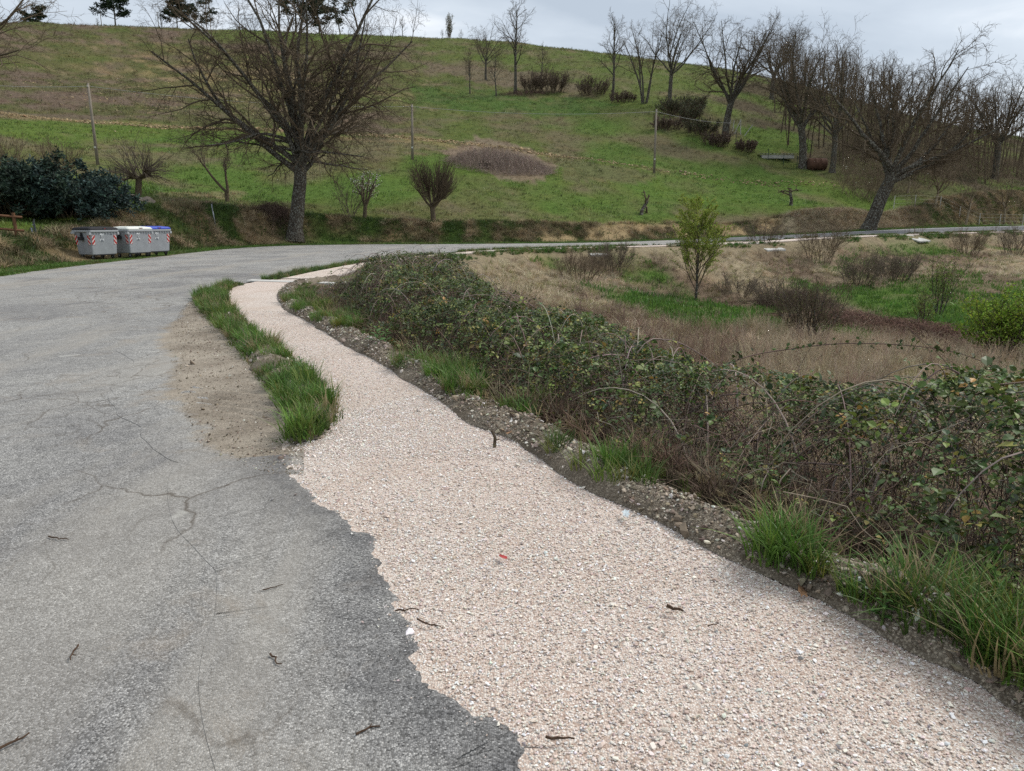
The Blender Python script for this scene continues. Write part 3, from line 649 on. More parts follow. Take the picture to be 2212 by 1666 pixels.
T_SHORT = tuft_protos(4, 16, .10, .012, .8, .09, MAT['grass'], .3, 2, seed=3)
T_STRAW = tuft_protos(5, 26, .42, .012, 1.25, .16, MAT['straw'], .55, 3, seed=4)
T_DRYFINE = tuft_protos(4, 22, .38, .008, .8, .15, MAT['straw'], .35, 2, seed=5)
def stalk_protos(k, seed, h=.9, n=7, mat=None, rad=.004):
    out = []
    for i in range(k):
        rg = np.random.default_rng(seed*100+i); az = rg.random(n)*6.283; P = np.stack([np.cos(az)*.14*rg.random(n), np.sin(az)*.14*rg.random(n), 0*az], 1)
        D = np.stack([rg.normal(size=n)*.22, rg.normal(size=n)*.22, np.ones(n)], 1); lv = grow(rg, P, D, h*rg.uniform(.6, 1.1, n), rad, [dict(n=5, w=.07, te=.5, sides=3, k=7, t=(.3, 1), a=(.4, .9), l=(.16, .4), r=.7, rmin=.0025, fall=.5), dict(n=2, w=.2, te=.5, sides=3)])
        out.append(proto('stalk_piece', tube_mesh('stalk_piece', lv), mat))
    return out
T_STALK = stalk_protos(5, 6, .95, 8, MAT['straw'])
T_THIN = stalk_protos(4, 8, .6, 10, MAT['straw'], .003)
def hash_rot(n, tilt=.15):
    return np.stack([rng.normal(size=n)*tilt, rng.normal(size=n)*tilt, rng.random(n)*6.283], 1)
def tintvar(base, var=.2, hue=.08):
    b = np.asarray(base); n = len(b); return np.clip(b*(1+var*rng.normal(size=(n, 1)).clip(-2.2, 2.2))*(1+hue*rng.normal(size=(n, 3))), .004, .85)
def polar(n, a0, a1, r0, r1, power=1.0):
    """random places in a sector, thinner with distance"""
    a = np.radians(rng.uniform(a0, a1, n)); u = rng.random(n)
    r = r0*(r1/r0)**u if power == 1.0 else (r0**(2-power)+(r1**(2-power)-r0**(2-power))*u)**(1/(2-power))
    return r*np.sin(a), r*np.cos(a), r
def along(line, n, d0, d1):
    """random places beside a line, at distance d0..d1 to its right"""
    s = np.concatenate([[0], np.cumsum(np.linalg.norm(np.diff(line[:, :2], axis=0), axis=1))]); q = rng.random(n)*s[-1]; x = np.interp(q, s, line[:, 0]); y = np.interp(q, s, line[:, 1])
    t = np.gradient(line[:, :2], axis=0); t = nrm(t); tx = np.interp(q, s, t[:, 0]); ty = np.interp(q, s, t[:, 1]); d = rng.uniform(d0, d1, n) if np.isscalar(d0) else d0
    return x+ty*d, y-tx*d, d

# ------------------------------------------------------------------ grass of the hill, the bank and the verges
def field_grass():
    x, y, r = polar(95000, -52, 52, 30, 260, 1.25); do = -sdist(x, y, OUTER); di = sdist(x, y, INNER)
    m = (do > 3.0) & (di < 0); x, y, r = x[m], y[m], r[m]; z = ground_z(x, y); c = cover(x, y, z); f = fbm(x, y, 3, 71, 3)
    dryness = c[:, 0]/np.maximum(c[:, 1], .01); keep = (rng.random(len(x)) < np.where(dryness > 1.25, .75, .9)); x, y, r, z, c, f, dryness = [q[keep] for q in (x, y, r, z, c, f, dryness)]
    s = (.75+.5*rng.random(len(x)))*(1+.35*f)*(1+r/170)
    P = np.stack([x, y, z-.02], 1)
    g = dryness < 1.2
    scatter('field_grass', T_FIELD, P[g], hash_rot(g.sum(), .2), np.stack([s, s, s*.75], 1)[g], tintvar(c[g]*1.15, .30, .09), label='short green spring grass of the sloping field', cat='grass', kind='stuff')
    h = ~g; scatter('dry_field_weeds', T_DRYFINE, P[h], hash_rot(h.sum(), .25), np.stack([s, s, s*.7], 1)[h]*.9, tintvar(c[h]*1.25, .25, .05), label='dead brownish weeds in patches across the hillside', cat='weeds', kind='stuff')
def bank_grass():
    L = near_part(OUTER, -5, 100); x, y, d = along(L, 34000, -4.9, -1.25); z = ground_z(x, y); c = cover(x, y, z); m = np.hypot(x, y) < 130; n2 = fbm(x, y, 1.1, 91, 3)
    dr = c[:, 0]/c[:, 1]; u, v = project(x, y, z); earth = (c[:, 0] > .27) & (u > 1150) & (u < 1720); m &= (~earth | (rng.random(len(x)) < .12))
    m &= (rng.random(len(x)) < .85) & ~((y > 29.0) & (y < 36.5) & (d > -2.9) & (x < -15))
    x, y, d, z, c, dr, n2, u = [q[m] for q in (x, y, d, z, c, dr, n2, u)]
    col = np.where((n2 > .12)[:, None], np.array((.36, .285, .18)), np.array((.19, .16, .095))); col = np.where((n2 < -.15)[:, None], np.array((.075, .105, .03)), col); col = np.where((dr < .9)[:, None], c, col)
    col = np.where(((u > 1690) & (u < 1960))[:, None], np.array((.36, .295, .20)), col)
    green = col[:, 1] > col[:, 0]; s = rng.uniform(.7, 1.35, len(x))*np.where(green, .8, 1.0); P = np.stack([x, y, z-.03], 1)
    k = ~green; scatter('bank_straw', T_STRAW, P[k], hash_rot(k.sum(), .35), s[k], tintvar(col[k], .3, .05), label='dead hanging grass covering the roadside bank', cat='dead grass', kind='stuff')
    scatter('bank_grass', T_FIELD, P[green], hash_rot(green.sum(), .3), s[green]*1.3, tintvar(col[green], .25, .08), label='dark green grass growing through the roadside bank', cat='grass', kind='stuff')
    # verge at the foot of the bank
    x, y, d = along(L, 26000, -1.5, -.02); m = (np.hypot(x, y) < 110) & (rng.random(len(x)) < smooth(-.02, -.5, d)+.25); x, y = x[m], y[m]; z = ground_z(x, y)
    g = np.broadcast_to(np.array((.088, .160, .030)), (len(x), 3)); n = fbm(x, y, 1.5, 15, 3); g = lerp(g, np.array((.16, .14, .06)), smooth(.1, .5, n)*.6)
    bx = (y > 29.5) & (y < 37) & (x < -15) & (x > -21); vs_ = rng.uniform(.8, 1.7, len(x))*np.where(bx, .5, 1)
    scatter('verge_grass', T_SHORT, np.stack([x, y, z-.03], 1), hash_rot(len(x), .2), vs_, tintvar(g, .25, .08), label='mown green grass verge beside the road under the bank', cat='grass', kind='stuff')
field_grass(); bank_grass()
def path_grass():
    """long spring grass of the island and of the berm, tuft by tuft"""
    P, S, C = [], [], []
    def put(x, y, zo, s, col):
        z = road_z(x, y)+zo; P.append(np.stack([x, y, z], 1)); S.append(s); C.append(np.broadcast_to(col, (len(x), 3)) if np.ndim(col) == 1 else col)
    G1 = np.array((.088, .172, .030))
    A, B = resample(IS_L, 400), resample(IS_R, 400)
    n = 1150; i = rng.integers(0, 400, n); t = rng.random(n)**.9; Q = A[i]*(1-t)[:, None]+B[i]*t[:, None]; k = fbm(Q[:, 0], Q[:, 1], .55, 19, 3) > -.22; Q = Q[k]
    put(Q[:, 0], Q[:, 1], .05, rng.uniform(.4, 1.25, len(Q)), tintvar(np.broadcast_to(G1, (len(Q), 3)), .25, .08))
    # tufts along the right edge, strongest where the photograph shows them
    spots = [(640, 650, .30, 190), (680, 668, .30, 170), (720, 690, .28, 150), (760, 705, .25, 110), (880, 790, .2, 50), (985, 815, .26, 170), (1010, 840, .2, 80), (940, 800, .18, 50), (1190, 975, .14, 26), (1255, 1030, .16, 40), (1290, 1050, .14, 30), (1370, 1040, .12, 22), (1320, 1000, .14, 18), (1490, 1170, .14, 22), (1530, 1195, .12, 16), (1700, 1200, .20, 75), (1720, 1225, .18, 50), (1640, 1225, .14, 25), (1860, 1320, .2, 60), (1920, 1335, .22, 80), (2000, 1330, .2, 60), (1800, 1290, .15, 25), (2060, 1330, .18, 40), (2130, 1400, .2, 60), (2170, 1460, .2, 80), (2200, 1400, .2, 60), (2240, 1480, .25, 80), (2330, 1560, .3, 90), (2120, 1300, .18, 30), (1130, 880, .2, 22)]
    for u, v, r, n in spots:
        n = max(5, int(n*(.36 if v > 1100 else .5))); r *= (.5 if v > 1100 else .75)
        x0, y0, _ = at_z(u, v, .06); a = rng.random(n)*6.283; rr = r*np.sqrt(rng.random(n))*(1+y0*.05); x = x0+rr*np.cos(a); y = y0+rr*np.sin(a)*1.3; di = sdist(x, y, INNER); k = di > .02; x, y = x[k], y[k]
        put(x, y, .07, rng.uniform(.45, 1.2, len(x))*(1.15 if v > 1100 else 1.0), tintvar(np.broadcast_to(G1*np.array((1, .95, 1)), (len(x), 3)), .25, .1))
    # sparse sprigs on the berm
    L = near_part(INNER, -6, 19); x, y, d = along(L, 420, .12, .6); put(x, y, .06, rng.uniform(.25, .6, len(x)), tintvar(np.broadcast_to(np.array((.09, .13, .03)), (len(x), 3)), .3, .1))
    # strips either side of the far path
    x, y, d = along(near_part(ASPH_IN, 20, 90), 5200, .02, .55); k = (fbm(x, y, 1.6, 4, 3) > -.25); put(x[k], y[k], 0, rng.uniform(.5, 1.1, k.sum()), tintvar(np.broadcast_to(np.array((.075, .13, .03)), (k.sum(), 3)), .3, .1))
    x, y, d = along(near_part(PR2, 20, 95), 6000, .05, 1.2); k = (fbm(x, y, 2.2, 8, 3) > .02); z = ground_z(x[k], y[k]); put(x[k], y[k], z-road_z(x[k], y[k]), rng.uniform(.6, 1.5, k.sum()), tintvar(np.broadcast_to(np.array((.065, .14, .025)), (k.sum(), 3)), .3, .1))
    P = np.vstack(P); S = np.concatenate(S); C = np.vstack(C); q = rng.random(len(P)); C = np.where((q < .16)[:, None], C*np.array((1.9, 1.25, 1.5)), C); C = np.where((q > .87)[:, None], np.array((.30, .24, .13)), C); S = np.where(rng.random(len(P)) < .35, S*.6, S)
    scatter('path_edge_grass', T_GREEN, P, hash_rot(len(P), .15), np.stack([S, S, S*rng.uniform(.8, 1.2, len(S))], 1), C, label='long bright green grass tufts along both edges of the footpath', cat='grass', kind='stuff')
path_grass()
def low_herbs():
    L = near_part(INNER, -5, 19); x, y, d = along(L, 1500, .08, .7); zz = np.where(d < .4, road_z(x, y)+.06, ground_z(x, y)); k = fbm(x, y, .8, 66, 3) > -.1; x, y, zz = x[k], y[k], zz[k]
    A, B = resample(IS_L, 400), resample(IS_R, 400); n = 1500; i = rng.integers(0, 400, n); t = rng.random(n)*1.1-.05; Q = A[i]*(1-t)[:, None]+B[i]*t[:, None]; P = np.vstack([np.stack([x, y, zz], 1), np.stack([Q[:, 0], Q[:, 1], road_z(Q[:, 0], Q[:, 1])+.05*np.sin(np.clip(t, 0, 1)*3.14)], 1)])
    pal = np.array([(.09, .14, .03), (.13, .15, .045), (.24, .19, .10), (.07, .11, .03)]); scatter('low_herbs', T_SHORT, P, hash_rot(len(P), .35), rng.uniform(.35, 1.1, len(P)), tintvar(pal[rng.choice(4, len(P), p=[.4, .25, .15, .2])], .25, .08), label='low mixed herbs and dead blades on the soil beside the path', cat='grass', kind='stuff')
low_herbs()
# ------------------------------------------------------------------ loose stone chips
def chip(seed):
    rg = np.random.default_rng(seed); bm = bmesh.new(); bmesh.ops.create_icosphere(bm, subdivisions=1, radius=.5)
    for v in bm.verts: v.co = Vector((v.co.x*1.25, v.co.y*.9, v.co.z*.55))*(1+.3*rg.normal())
    me = bpy.data.meshes.new('chip_piece'); bm.to_mesh(me); bm.free(); return proto('chip_piece', me, MAT['stone'])
CHIPS = [chip(k) for k in range(6)]
def chips():
    def cols(n): 
        b = rng.choice(6, n, p=[.34, .25, .16, .17, .06, .02]); pal = np.array([(.72, .66, .60), (.66, .57, .505), (.57, .46, .395), (.80, .78, .745), (.43, .35, .30), (.26, .25, .25)]); return tintvar(pal[b], .12, .03)
    # bound into the path
    n = 260000; i = rng.random(n)*(len(A1)-1); i0 = i.astype(int); f = (i-i0)[:, None]; i1 = np.minimum(i0+1, len(A1)-1); t = rng.random(n)[:, None]; Q = (A1[i0]*(1-f)+A1[i1]*f)*(1-t)+(B1[i0]*(1-f)+B1[i1]*f)*t
    d = np.hypot(Q[:, 0], Q[:, 1]); k = (Q[:, 1] > .4) & (Q[:, 1] < 13) & (rng.random(n) < np.clip(3.2/d, .25, 1)); Q = Q[k]; n = len(Q); s = np.exp(rng.normal(size=n)*.40)*.0064
    sp = rng.random(n) < .06; Q[sp, 0] -= np.abs(rng.normal(size=sp.sum()))*.10; Q[:, 2] = road_z(Q[:, 0], Q[:, 1])+.008+s*.12+sp*.006
    scatter('path_chippings', CHIPS, Q, hash_rot(n, .25), s, cols(n), label='pale pink and cream stone chippings bound into the footpath', cat='gravel', kind='stuff')
    # coarse bits in the berm, on the island and the shoulder
    L = near_part(INNER, -4, 19); x, y, d = along(L, 30000, -.03, .46); z = road_z(x, y)+.022+berm_z(x, y, (d+.04)/.50); P = [np.stack([x, y, z], 1)]
    A, B = resample(IS_L, 400), resample(IS_R, 400); n = 5000; i = rng.integers(0, 400, n); t = rng.random(n); Q = A[i]*(1-t)[:, None]+B[i]*t[:, None]; Q[:, 2] = road_z(Q[:, 0], Q[:, 1])+.016+isl_z(Q[:, 0], Q[:, 1], t); P.append(Q)
    A, B = resample(SH_L, 400), resample(SH_R, 400); n = 7000; i = rng.integers(0, 400, n); t = rng.random(n); Q = A[i]*(1-t)[:, None]+B[i]*t[:, None]; Q[:, 2] = road_z(Q[:, 0], Q[:, 1])+.014+tread(Q[:, 0], Q[:, 1], t); P.append(Q)
    sz = np.concatenate([np.full(len(q), w) for q, w in zip(P, (.0115, .010, .0065))]); P = np.vstack(P); n = len(P); pal = np.array([(.38, .33, .27), (.24, .195, .145), (.15, .12, .09), (.58, .55, .49)]); c = tintvar(pal[rng.choice(4, n, p=[.28, .34, .28, .10])], .15, .04)
    scatter('rubble_stones', CHIPS, P, hash_rot(n, .5), np.exp(rng.normal(size=n)*.55)*sz, c, label='grey and cream rubble stones along the path edges', cat='gravel', kind='stuff')
chips()
def clods():
    """lumps of turned earth along the ploughed strip, pale stones on the upper slope"""
    L = crom([at_depth(*q) for q in ((-150, 238, 94), (100, 255, 95), (500, 280, 98), (900, 300, 100), (1150, 330, 95), (1420, 366, 88), (1800, 402, 90))], 1.0); n = 8200; x, y, d = along(L, n, -1.5, 1.5)
    k = (rng.random(n) < .25+.75*smooth(15, 0, x))&(np.abs(d+.35*fbm(x, y, 4, 5, 2)) < 1.1); x, y = x[k], y[k]; P = [np.stack([x, y, ground_z(x, y)+.04], 1)]; S = [np.exp(rng.normal(size=len(x))*.45)*.14]; C = [tintvar(np.broadcast_to(np.array((.34, .255, .145)), (len(x), 3)), .2, .05)]
    n = 5000; u = 480+rng.normal(size=n)*200; Y = 128+rng.normal(size=n)*13; x = (u-1106)/FPX*Y; k = fbm(x, Y, 6, 9, 3)+.4*rng.normal(size=n) > .15; x, Y = x[k], Y[k]; P.append(np.stack([x, Y, ground_z(x, Y)+.03], 1)); S.append(np.exp(rng.normal(size=len(x))*.45)*.13); C.append(tintvar(np.broadcast_to(np.array((.40, .32, .17)), (len(x), 3)), .2, .05))
    P = np.vstack(P); scatter('earth_clods', CHIPS, P, hash_rot(len(P), .4), np.concatenate(S), np.vstack(C), label='tan clods of turned earth and pale stones across the hillside', cat='earth', kind='stuff')
clods()
# ------------------------------------------------------------------ bramble thicket beside the path
TY = [-6, 0, 2, 3, 4, 6, 9, 11.5, 13.5, 15, 16.3, 17.5, 18.5, 20]
TZ = [.8, .85, .82, .72, .46, .38, .56, .86, .96, .80, .46, .24, .08, .0]
TW = [4, 4, 4.0, 3.8, 3.6, 3.4, 3.5, 4.4, 5.0, 5.2, 4.8, 4.2, 3.2, 2.2]
def thicket_top(y0, d):
    """height above the road of the bramble's upper skin, d metres off the path edge"""
    w = np.interp(y0, TY, TW); top = np.interp(y0, TY, TZ); f0 = .28+.85*smooth(11, 15, y0); front = smooth(f0, f0+.95+.25*smooth(6, 3, y0), d); back = 1-smooth(.62, 1.0, d/w)
    return top*front*back - 1.6*(1-back) + .02*(1-front)
def front_at(y0): return .85*smooth(11, 15, y0)
def lump(x, y): return .20*fbm(x, y, .9, 6, 3)+.16*fbm(x, y, 2.6, 16, 2)
BR_LINE = near_part(INNER, -4, 19.6)
def thicket_places(n, d0, d1, y0=-3, y1=19.5):
    s = np.concatenate([[0], np.cumsum(np.linalg.norm(np.diff(BR_LINE[:, :2], axis=0), axis=1))]); q = rng.random(n)*s[-1]
    x0 = np.interp(q, s, BR_LINE[:, 0]); yy = np.interp(q, s, BR_LINE[:, 1]); t = nrm(np.gradient(BR_LINE[:, :2], axis=0)); tx = np.interp(q, s, t[:, 0]); ty = np.interp(q, s, t[:, 1])
    w = np.interp(yy, TY, TW); d = d0+(np.minimum(d1, w)-d0)*rng.random(n)
    return x0+ty*d, yy-tx*d, d, yy, np.stack([ty, -tx], 1)
MAT['cane'] = attr_mat('bramble_cane', 'tint', .85, .15)
def cane_mesh(name, pts, rad, col, sides=3):
    V, Q = tube_arrays([(pts, rad, sides)]); B, n, _ = pts.shape; c = np.repeat(col, n*sides, 0); return raw_mesh(name, V, Q, attrs={'tint': np.concatenate([c, np.ones((len(c), 1))], 1)})
def bez(a, b, c, d, n):
    t = np.linspace(0, 1, n)[None, :, None]; a, b, c, d = [q[:, None] for q in (a, b, c, d)]; return a*(1-t)**3+3*b*t*(1-t)**2+3*c*t*t*(1-t)+d*t**3
def brambles():
    # woody canes: up from the slope, over, and down
    n = 3000; x, y, d, yy, nv = thicket_places(n, .5, 5); zb = ground_z(x, y); zt = thicket_top(yy, d)+lump(x, y)+.05*rng.normal(size=n); zt = np.maximum(zt, zb+.25)
    kk = d > .5+front_at(yy); x, y, d, yy, nv, zb, zt = [q[kk] for q in (x, y, d, yy, nv, zb, zt)]; n = len(x)
    a = np.stack([x, y, zb], 1); az = rng.random(n)*6.283; run = rng.uniform(.25, 1.1, n); dx = np.stack([np.cos(az), np.sin(az)], 1)*run[:, None]; toward = rng.random(n) < .55; dx[toward] += -nv[toward]*rng.uniform(.2, .8, (toward.sum(), 1))
    e2 = np.stack([x, y], 1)+dx; de = sdist(e2[:, 0], e2[:, 1], INNER); zt2 = thicket_top(yy, np.maximum(de, .3)); bad = de < .36; e2[bad] = np.stack([x, y], 1)[bad]+nv[bad]*.4
    ze = np.minimum(zt2, zt)-rng.uniform(-.06, .5, n); mid = np.stack([x, y], 1)+dx*.45
    b = np.concatenate([a[:, :2]+dx*.05, (zb+(zt-zb)*.9)[:, None]], 1); c = np.concatenate([mid, (zt+.12*rng.random(n))[:, None]], 1); e = np.concatenate([e2, ze[:, None]], 1)
    pts = bez(a, b, c, e, 8); pts[:, 1:-1] += rng.normal(size=(n, 6, 3))*.018; rad = rng.uniform(.0022, .0048, n)[:, None]*np.linspace(1.1, .45, 8)[None]
    pal = np.array([(.115, .075, .06), (.17, .125, .10), (.075, .05, .04), (.22, .185, .15)]); me = cane_mesh('bramble_canes', pts, rad, tintvar(pal[rng.integers(0, 4, n)], .2, .05)); link('bramble_canes', me, MAT['cane'], label='brown bare canes tangled inside the bramble thicket', cat='bramble', kind='stuff')
    # fine dead twigs filling it
    n = 15000; x, y, d, yy, nv = thicket_places(n, .36, 5); zb = ground_z(x, y); zt = thicket_top(yy, d)+lump(x, y); k = (zt > zb+.1) & (d > .36+front_at(yy)); x, y, zb, zt = x[k], y[k], zb[k], zt[k]; n = len(x); f = rng.random(n)**.75; P = np.stack([x, y, zb+(zt-zb)*f], 1)
    D = nrm(rng.normal(size=(n, 3))*np.array((1, 1, .7))+np.array((0, 0, .15))); L = rng.uniform(.2, .6, n)[:, None]; p1 = P+D*L*.5+rng.normal(size=(n, 3))*.02; p2 = P+D*L+rng.normal(size=(n, 3))*.05-np.array((0, 0, 1))*L*.15
    pts = np.stack([P, p1, p2], 1); rad = rng.uniform(.0012, .0026, n)[:, None]*np.array((1, .85, .5))[None]; pal = np.array([(.13, .085, .065), (.20, .155, .12), (.08, .055, .045)]); me = cane_mesh('bramble_twigs', pts, rad, tintvar(pal[rng.integers(0, 3, n)], .25, .05)); link('bramble_twigs', me, MAT['cane'], label='fine dead brown twigs filling the bramble thicket', cat='bramble', kind='stuff')
    # loose canes arching clear of the leaf skin
    n = 950; x, y, d, yy, nv = thicket_places(n, .9, 4.2); z0 = thicket_top(yy, d)+lump(x, y)-.15; az = rng.random(n)*6.283; run = rng.uniform(.5, 1.5, n); dx = np.stack([np.cos(az), np.sin(az)], 1)*run[:, None]; pk = rng.uniform(.08, .34, n)
    e2 = np.stack([x, y], 1)+dx; de = sdist(e2[:, 0], e2[:, 1], INNER); k = de > .5; x, y, z0, dx, pk, yy, e2, de = [q[k] for q in (x, y, z0, dx, pk, yy, e2, de)]; n = len(x); ze = thicket_top(yy, de)-rng.uniform(.0, .5, n)
    a = np.stack([x, y, z0-.2], 1); b = np.concatenate([a[:, :2]+dx*.15, (z0+pk*1.3)[:, None]], 1); c = np.concatenate([a[:, :2]+dx*.65, (np.maximum(z0, ze)+pk*1.2)[:, None]], 1); e = np.concatenate([e2, ze[:, None]], 1)
    lpts = bez(a, b, c, e, 10); rad = rng.uniform(.0032, .0072, n)[:, None]*np.linspace(1.1, .4, 10)[None]; pal = np.array([(.25, .185, .16), (.33, .27, .235), (.17, .12, .10)]); me = cane_mesh('arching_canes', lpts, rad, tintvar(pal[rng.integers(0, 3, n)], .2, .05), 4); link('arching_canes', me, MAT['cane'], label='thin purplish canes arching over the bramble leaves', cat='bramble', kind='stuff')
    # leaves in threes
    pr = []
    for i in range(4):
        rg = np.random.default_rng(300+i); V, T = [], []
        for j, az in enumerate((0, 2.0, -2.0)):
            L = (.058, .045, .045)[j]*rg.uniform(.85, 1.15); w = L*.72; ca, sa = math.cos(az+rg.normal()*.2), math.sin(az+rg.normal()*.2)
            prof = [(0, 0, 0), (.3*L, .45*w, .10*w), (.62*L, .46*w, .05*w), (L, 0, -.22*L), (.62*L, -.46*w, .05*w), (.3*L, -.45*w, .10*w), (.5*L, 0, -.05*L)]; b = len(V)
            V += [(.012*ca+p*ca-q*sa, .012*sa+p*sa+q*ca, r) for p, q, r in prof]; T += [(b+k, b+(k+1) % 6, b+6) for k in range(6)]
        pr.append(proto('leaf_piece', raw_mesh('leaf_piece', np.array(V), None, T, False), MAT['leaf']))
    n = 95000; x, y, d, yy, nv = thicket_places(n, .34, 5.2); zb = ground_z(x, y); zt = thicket_top(yy, d)+lump(x, y)
    dep = rng.exponential(.11, n); z = zt-dep; cl = fbm(x, y, .45, 23, 3)+.55*fbm(x, y, 1.5, 25, 3); rightside = smooth(5, 3, yy)
    p = smooth(-.55, .15, cl)*smooth(.35, .95, d-front_at(yy)+.2*rightside+.3*smooth(6, 10, yy))*np.where(z > zb+.06, 1, 0)
    k = rng.random(n) < p*.9+.015; x, y, z, d, yy, dep, zt = [q[k] for q in (x, y, z, d, yy, dep, zt)]; n = len(x)
    m_ = 6500; ii = rng.integers(0, len(lpts), m_); jj = rng.integers(2, 10, m_); ex = lpts[ii, jj]+rng.normal(size=(m_, 3))*.03; x = np.concatenate([x, ex[:, 0]]); y = np.concatenate([y, ex[:, 1]]); z = np.concatenate([z, ex[:, 2]]); yy = np.concatenate([yy, ex[:, 1]]); n = len(x)
    pal = np.array([(.060, .092, .028), (.090, .130, .034), (.145, .190, .048), (.22, .21, .055), (.30, .20, .055), (.042, .064, .028)])
    c = pal[rng.choice(6, n, p=[.30, .26, .18, .08, .03, .15])]; far = smooth(6, 12, yy)[:, None]; c = c*(1.12-.17*far)
    sc_ = np.exp(rng.normal(size=n)*.33)*.68*np.interp(yy, [0, 5, 12, 20], [1.0, .85, .82, .9]); tw = rng.normal(size=(n, 2))*.55
    scatter('bramble_leaves', pr, np.stack([x, y, z], 1), np.concatenate([tw, rng.random((n, 1))*6.283], 1), sc_, tintvar(c, .22, .08), label='dark green bramble leaves covering the thicket beside the footpath', cat='bramble', kind='stuff')
    # long arching shoots standing clear of the thicket
    def shoot(P, rad, col, label, leaves=0):
        q = crom(P, .12); r = np.linspace(rad, rad*.35, len(q)); root = thing('bramble_shoot', tuple(q[0]), label, 'bramble', 'long bramble shoots arching over the thicket')
        loc = q-q[0]; me = cane_mesh('cane', loc[None], r[None], np.array([col]), 5); link('cane', me, MAT['cane'], root)
        if leaves:
            i = rng.integers(2, len(loc), leaves); C = loc[i]+rng.normal(size=(leaves, 3))*.02; V, T, at = leaf_quads(rng, C, .05, 1.4, .2, .3, .3, tintvar(np.broadcast_to(np.array((.07, .10, .03)), (leaves, 3)), .3, .1)); tag(link('leaf_spray', raw_mesh('leaf_spray', V, None, T, False, at), MAT['shoot_leaf'], root), kind='stuff')
    MAT['shoot_leaf'] = attr_mat('shoot_leaf', 'tint', .6, .3, .2)
    def at3(*q): return [at_depth(*a) for a in q]
    pale = (.24, .18, .16); brown = (.15, .10, .085)
    shoot(at3((1060, 760, 8.3), (1110, 690, 8.6), (1190, 675, 8.8), (1270, 700, 8.6), (1340, 760, 8.2), (1390, 850, 7.8)), .011, pale, 'pale bramble shoot arching over the big dark bramble mound', 60)
    shoot(at3((1330, 770, 7.2), (1380, 738, 7.4), (1450, 735, 7.4), (1520, 770, 7.3), (1580, 820, 7.0)), .010, pale, 'purplish bramble shoot in a low arch before the dry weeds', 24)
    shoot(at3((1480, 830, 6.8), (1600, 775, 7.4), (1700, 755, 7.6), (1830, 742, 7.5), (2000, 750, 7.0), (2120, 780, 6.4), (2240, 850, 5.8)), .008, brown, 'long thin bramble shoot with leaves stretching above the dry grass', 150)
    shoot(at3((1440, 935, 5.6), (1520, 870, 5.5), (1600, 850, 5.4), (1690, 880, 5.2), (1780, 960, 5.0)), .009, pale, 'pale bramble shoot bent over the leafy thicket front', 40)
    shoot(at3((1330, 1040, 5.2), (1480, 1000, 4.9), (1700, 930, 4.6), (1900, 885, 4.5), (2100, 890, 4.4), (2280, 910, 4.2)), .007, brown, 'dark bramble shoot crossing the thicket beside the dandelions', 120)
    shoot(at3((1560, 1010, 4.9), (1750, 1000, 4.3), (1950, 1020, 4.0), (2100, 1008, 3.8), (2260, 1010, 3.7)), .009, pale, 'thick purplish bramble shoot lying across the dark leaves', 30)
    shoot(at3((1340, 800, 7.2), (1355, 830, 6.6), (1362, 890, 6.3), (1378, 980, 6.1)), .009, (.28, .22, .20), 'pale bramble shoot hanging straight down towards the berm', 10)
    shoot(at3((1380, 790, 7.2), (1400, 850, 6.7), (1410, 920, 6.4)), .008, (.28, .22, .20), 'short pale bramble shoot hanging beside the longer one', 8)
    shoot(at3((1165, 860, 6.9), (1185, 800, 7.0), (1215, 770, 7.1), (1240, 790, 7.0)), .009, pale, 'hooked pale bramble shoot above the grass tuft', 12)
    shoot(at3((1790, 1100, 4.4), (1815, 1010, 4.5), (1850, 1100, 4.3)), .010, (.30, .25, .22), 'grey forked bramble stem inside the bare lower tangle', 0)
    shoot(at3((1870, 1160, 4.15), (1885, 1060, 4.3), (1930, 960, 4.5), (1990, 880, 4.7)), .012, (.30, .25, .22), 'thick grey bramble stem rising through the bare tangle', 6)
    # pale dead grass stems poking out of the far mound
    for k, (u0, v0, u1, v1, Y) in enumerate([(1060, 770, 990, 560, 13.0), (1070, 770, 1035, 585, 12.5), (1080, 760, 1060, 600, 12.5), (1075, 775, 930, 640, 12), (1090, 770, 1085, 590, 13), (1062, 770, 900, 590, 12.5), (1050, 760, 880, 560, 13), (1085, 765, 1120, 600, 12.5), (830, 690, 860, 600, 14.5), (1055, 790, 960, 690, 11.5), (1095, 760, 1150, 640, 12)]):
        p0 = np.array(at_depth(u0, v0, Y)); p1 = np.array(at_depth(u1, v1, Y-.5)); m = (p0+p1)/2+np.array((0.03, 0, .12)); q = crom([p0, m, p1], .25); r = np.linspace(.009, .003, len(q)); loc = q-q[0]; root = tag(bpy.data.objects.new('dead_grass_stem', cane_mesh('dead_grass_stem', loc[None], r[None], np.array([(.42, .34, .22)]), 4)), 'pale dead grass stem poking out of the big bramble mound', 'grass stem', 'dead stems in the bramble mound'); root.data.materials.append(MAT['cane']); root.location = q[0]; COL.objects.link(root)
brambles()

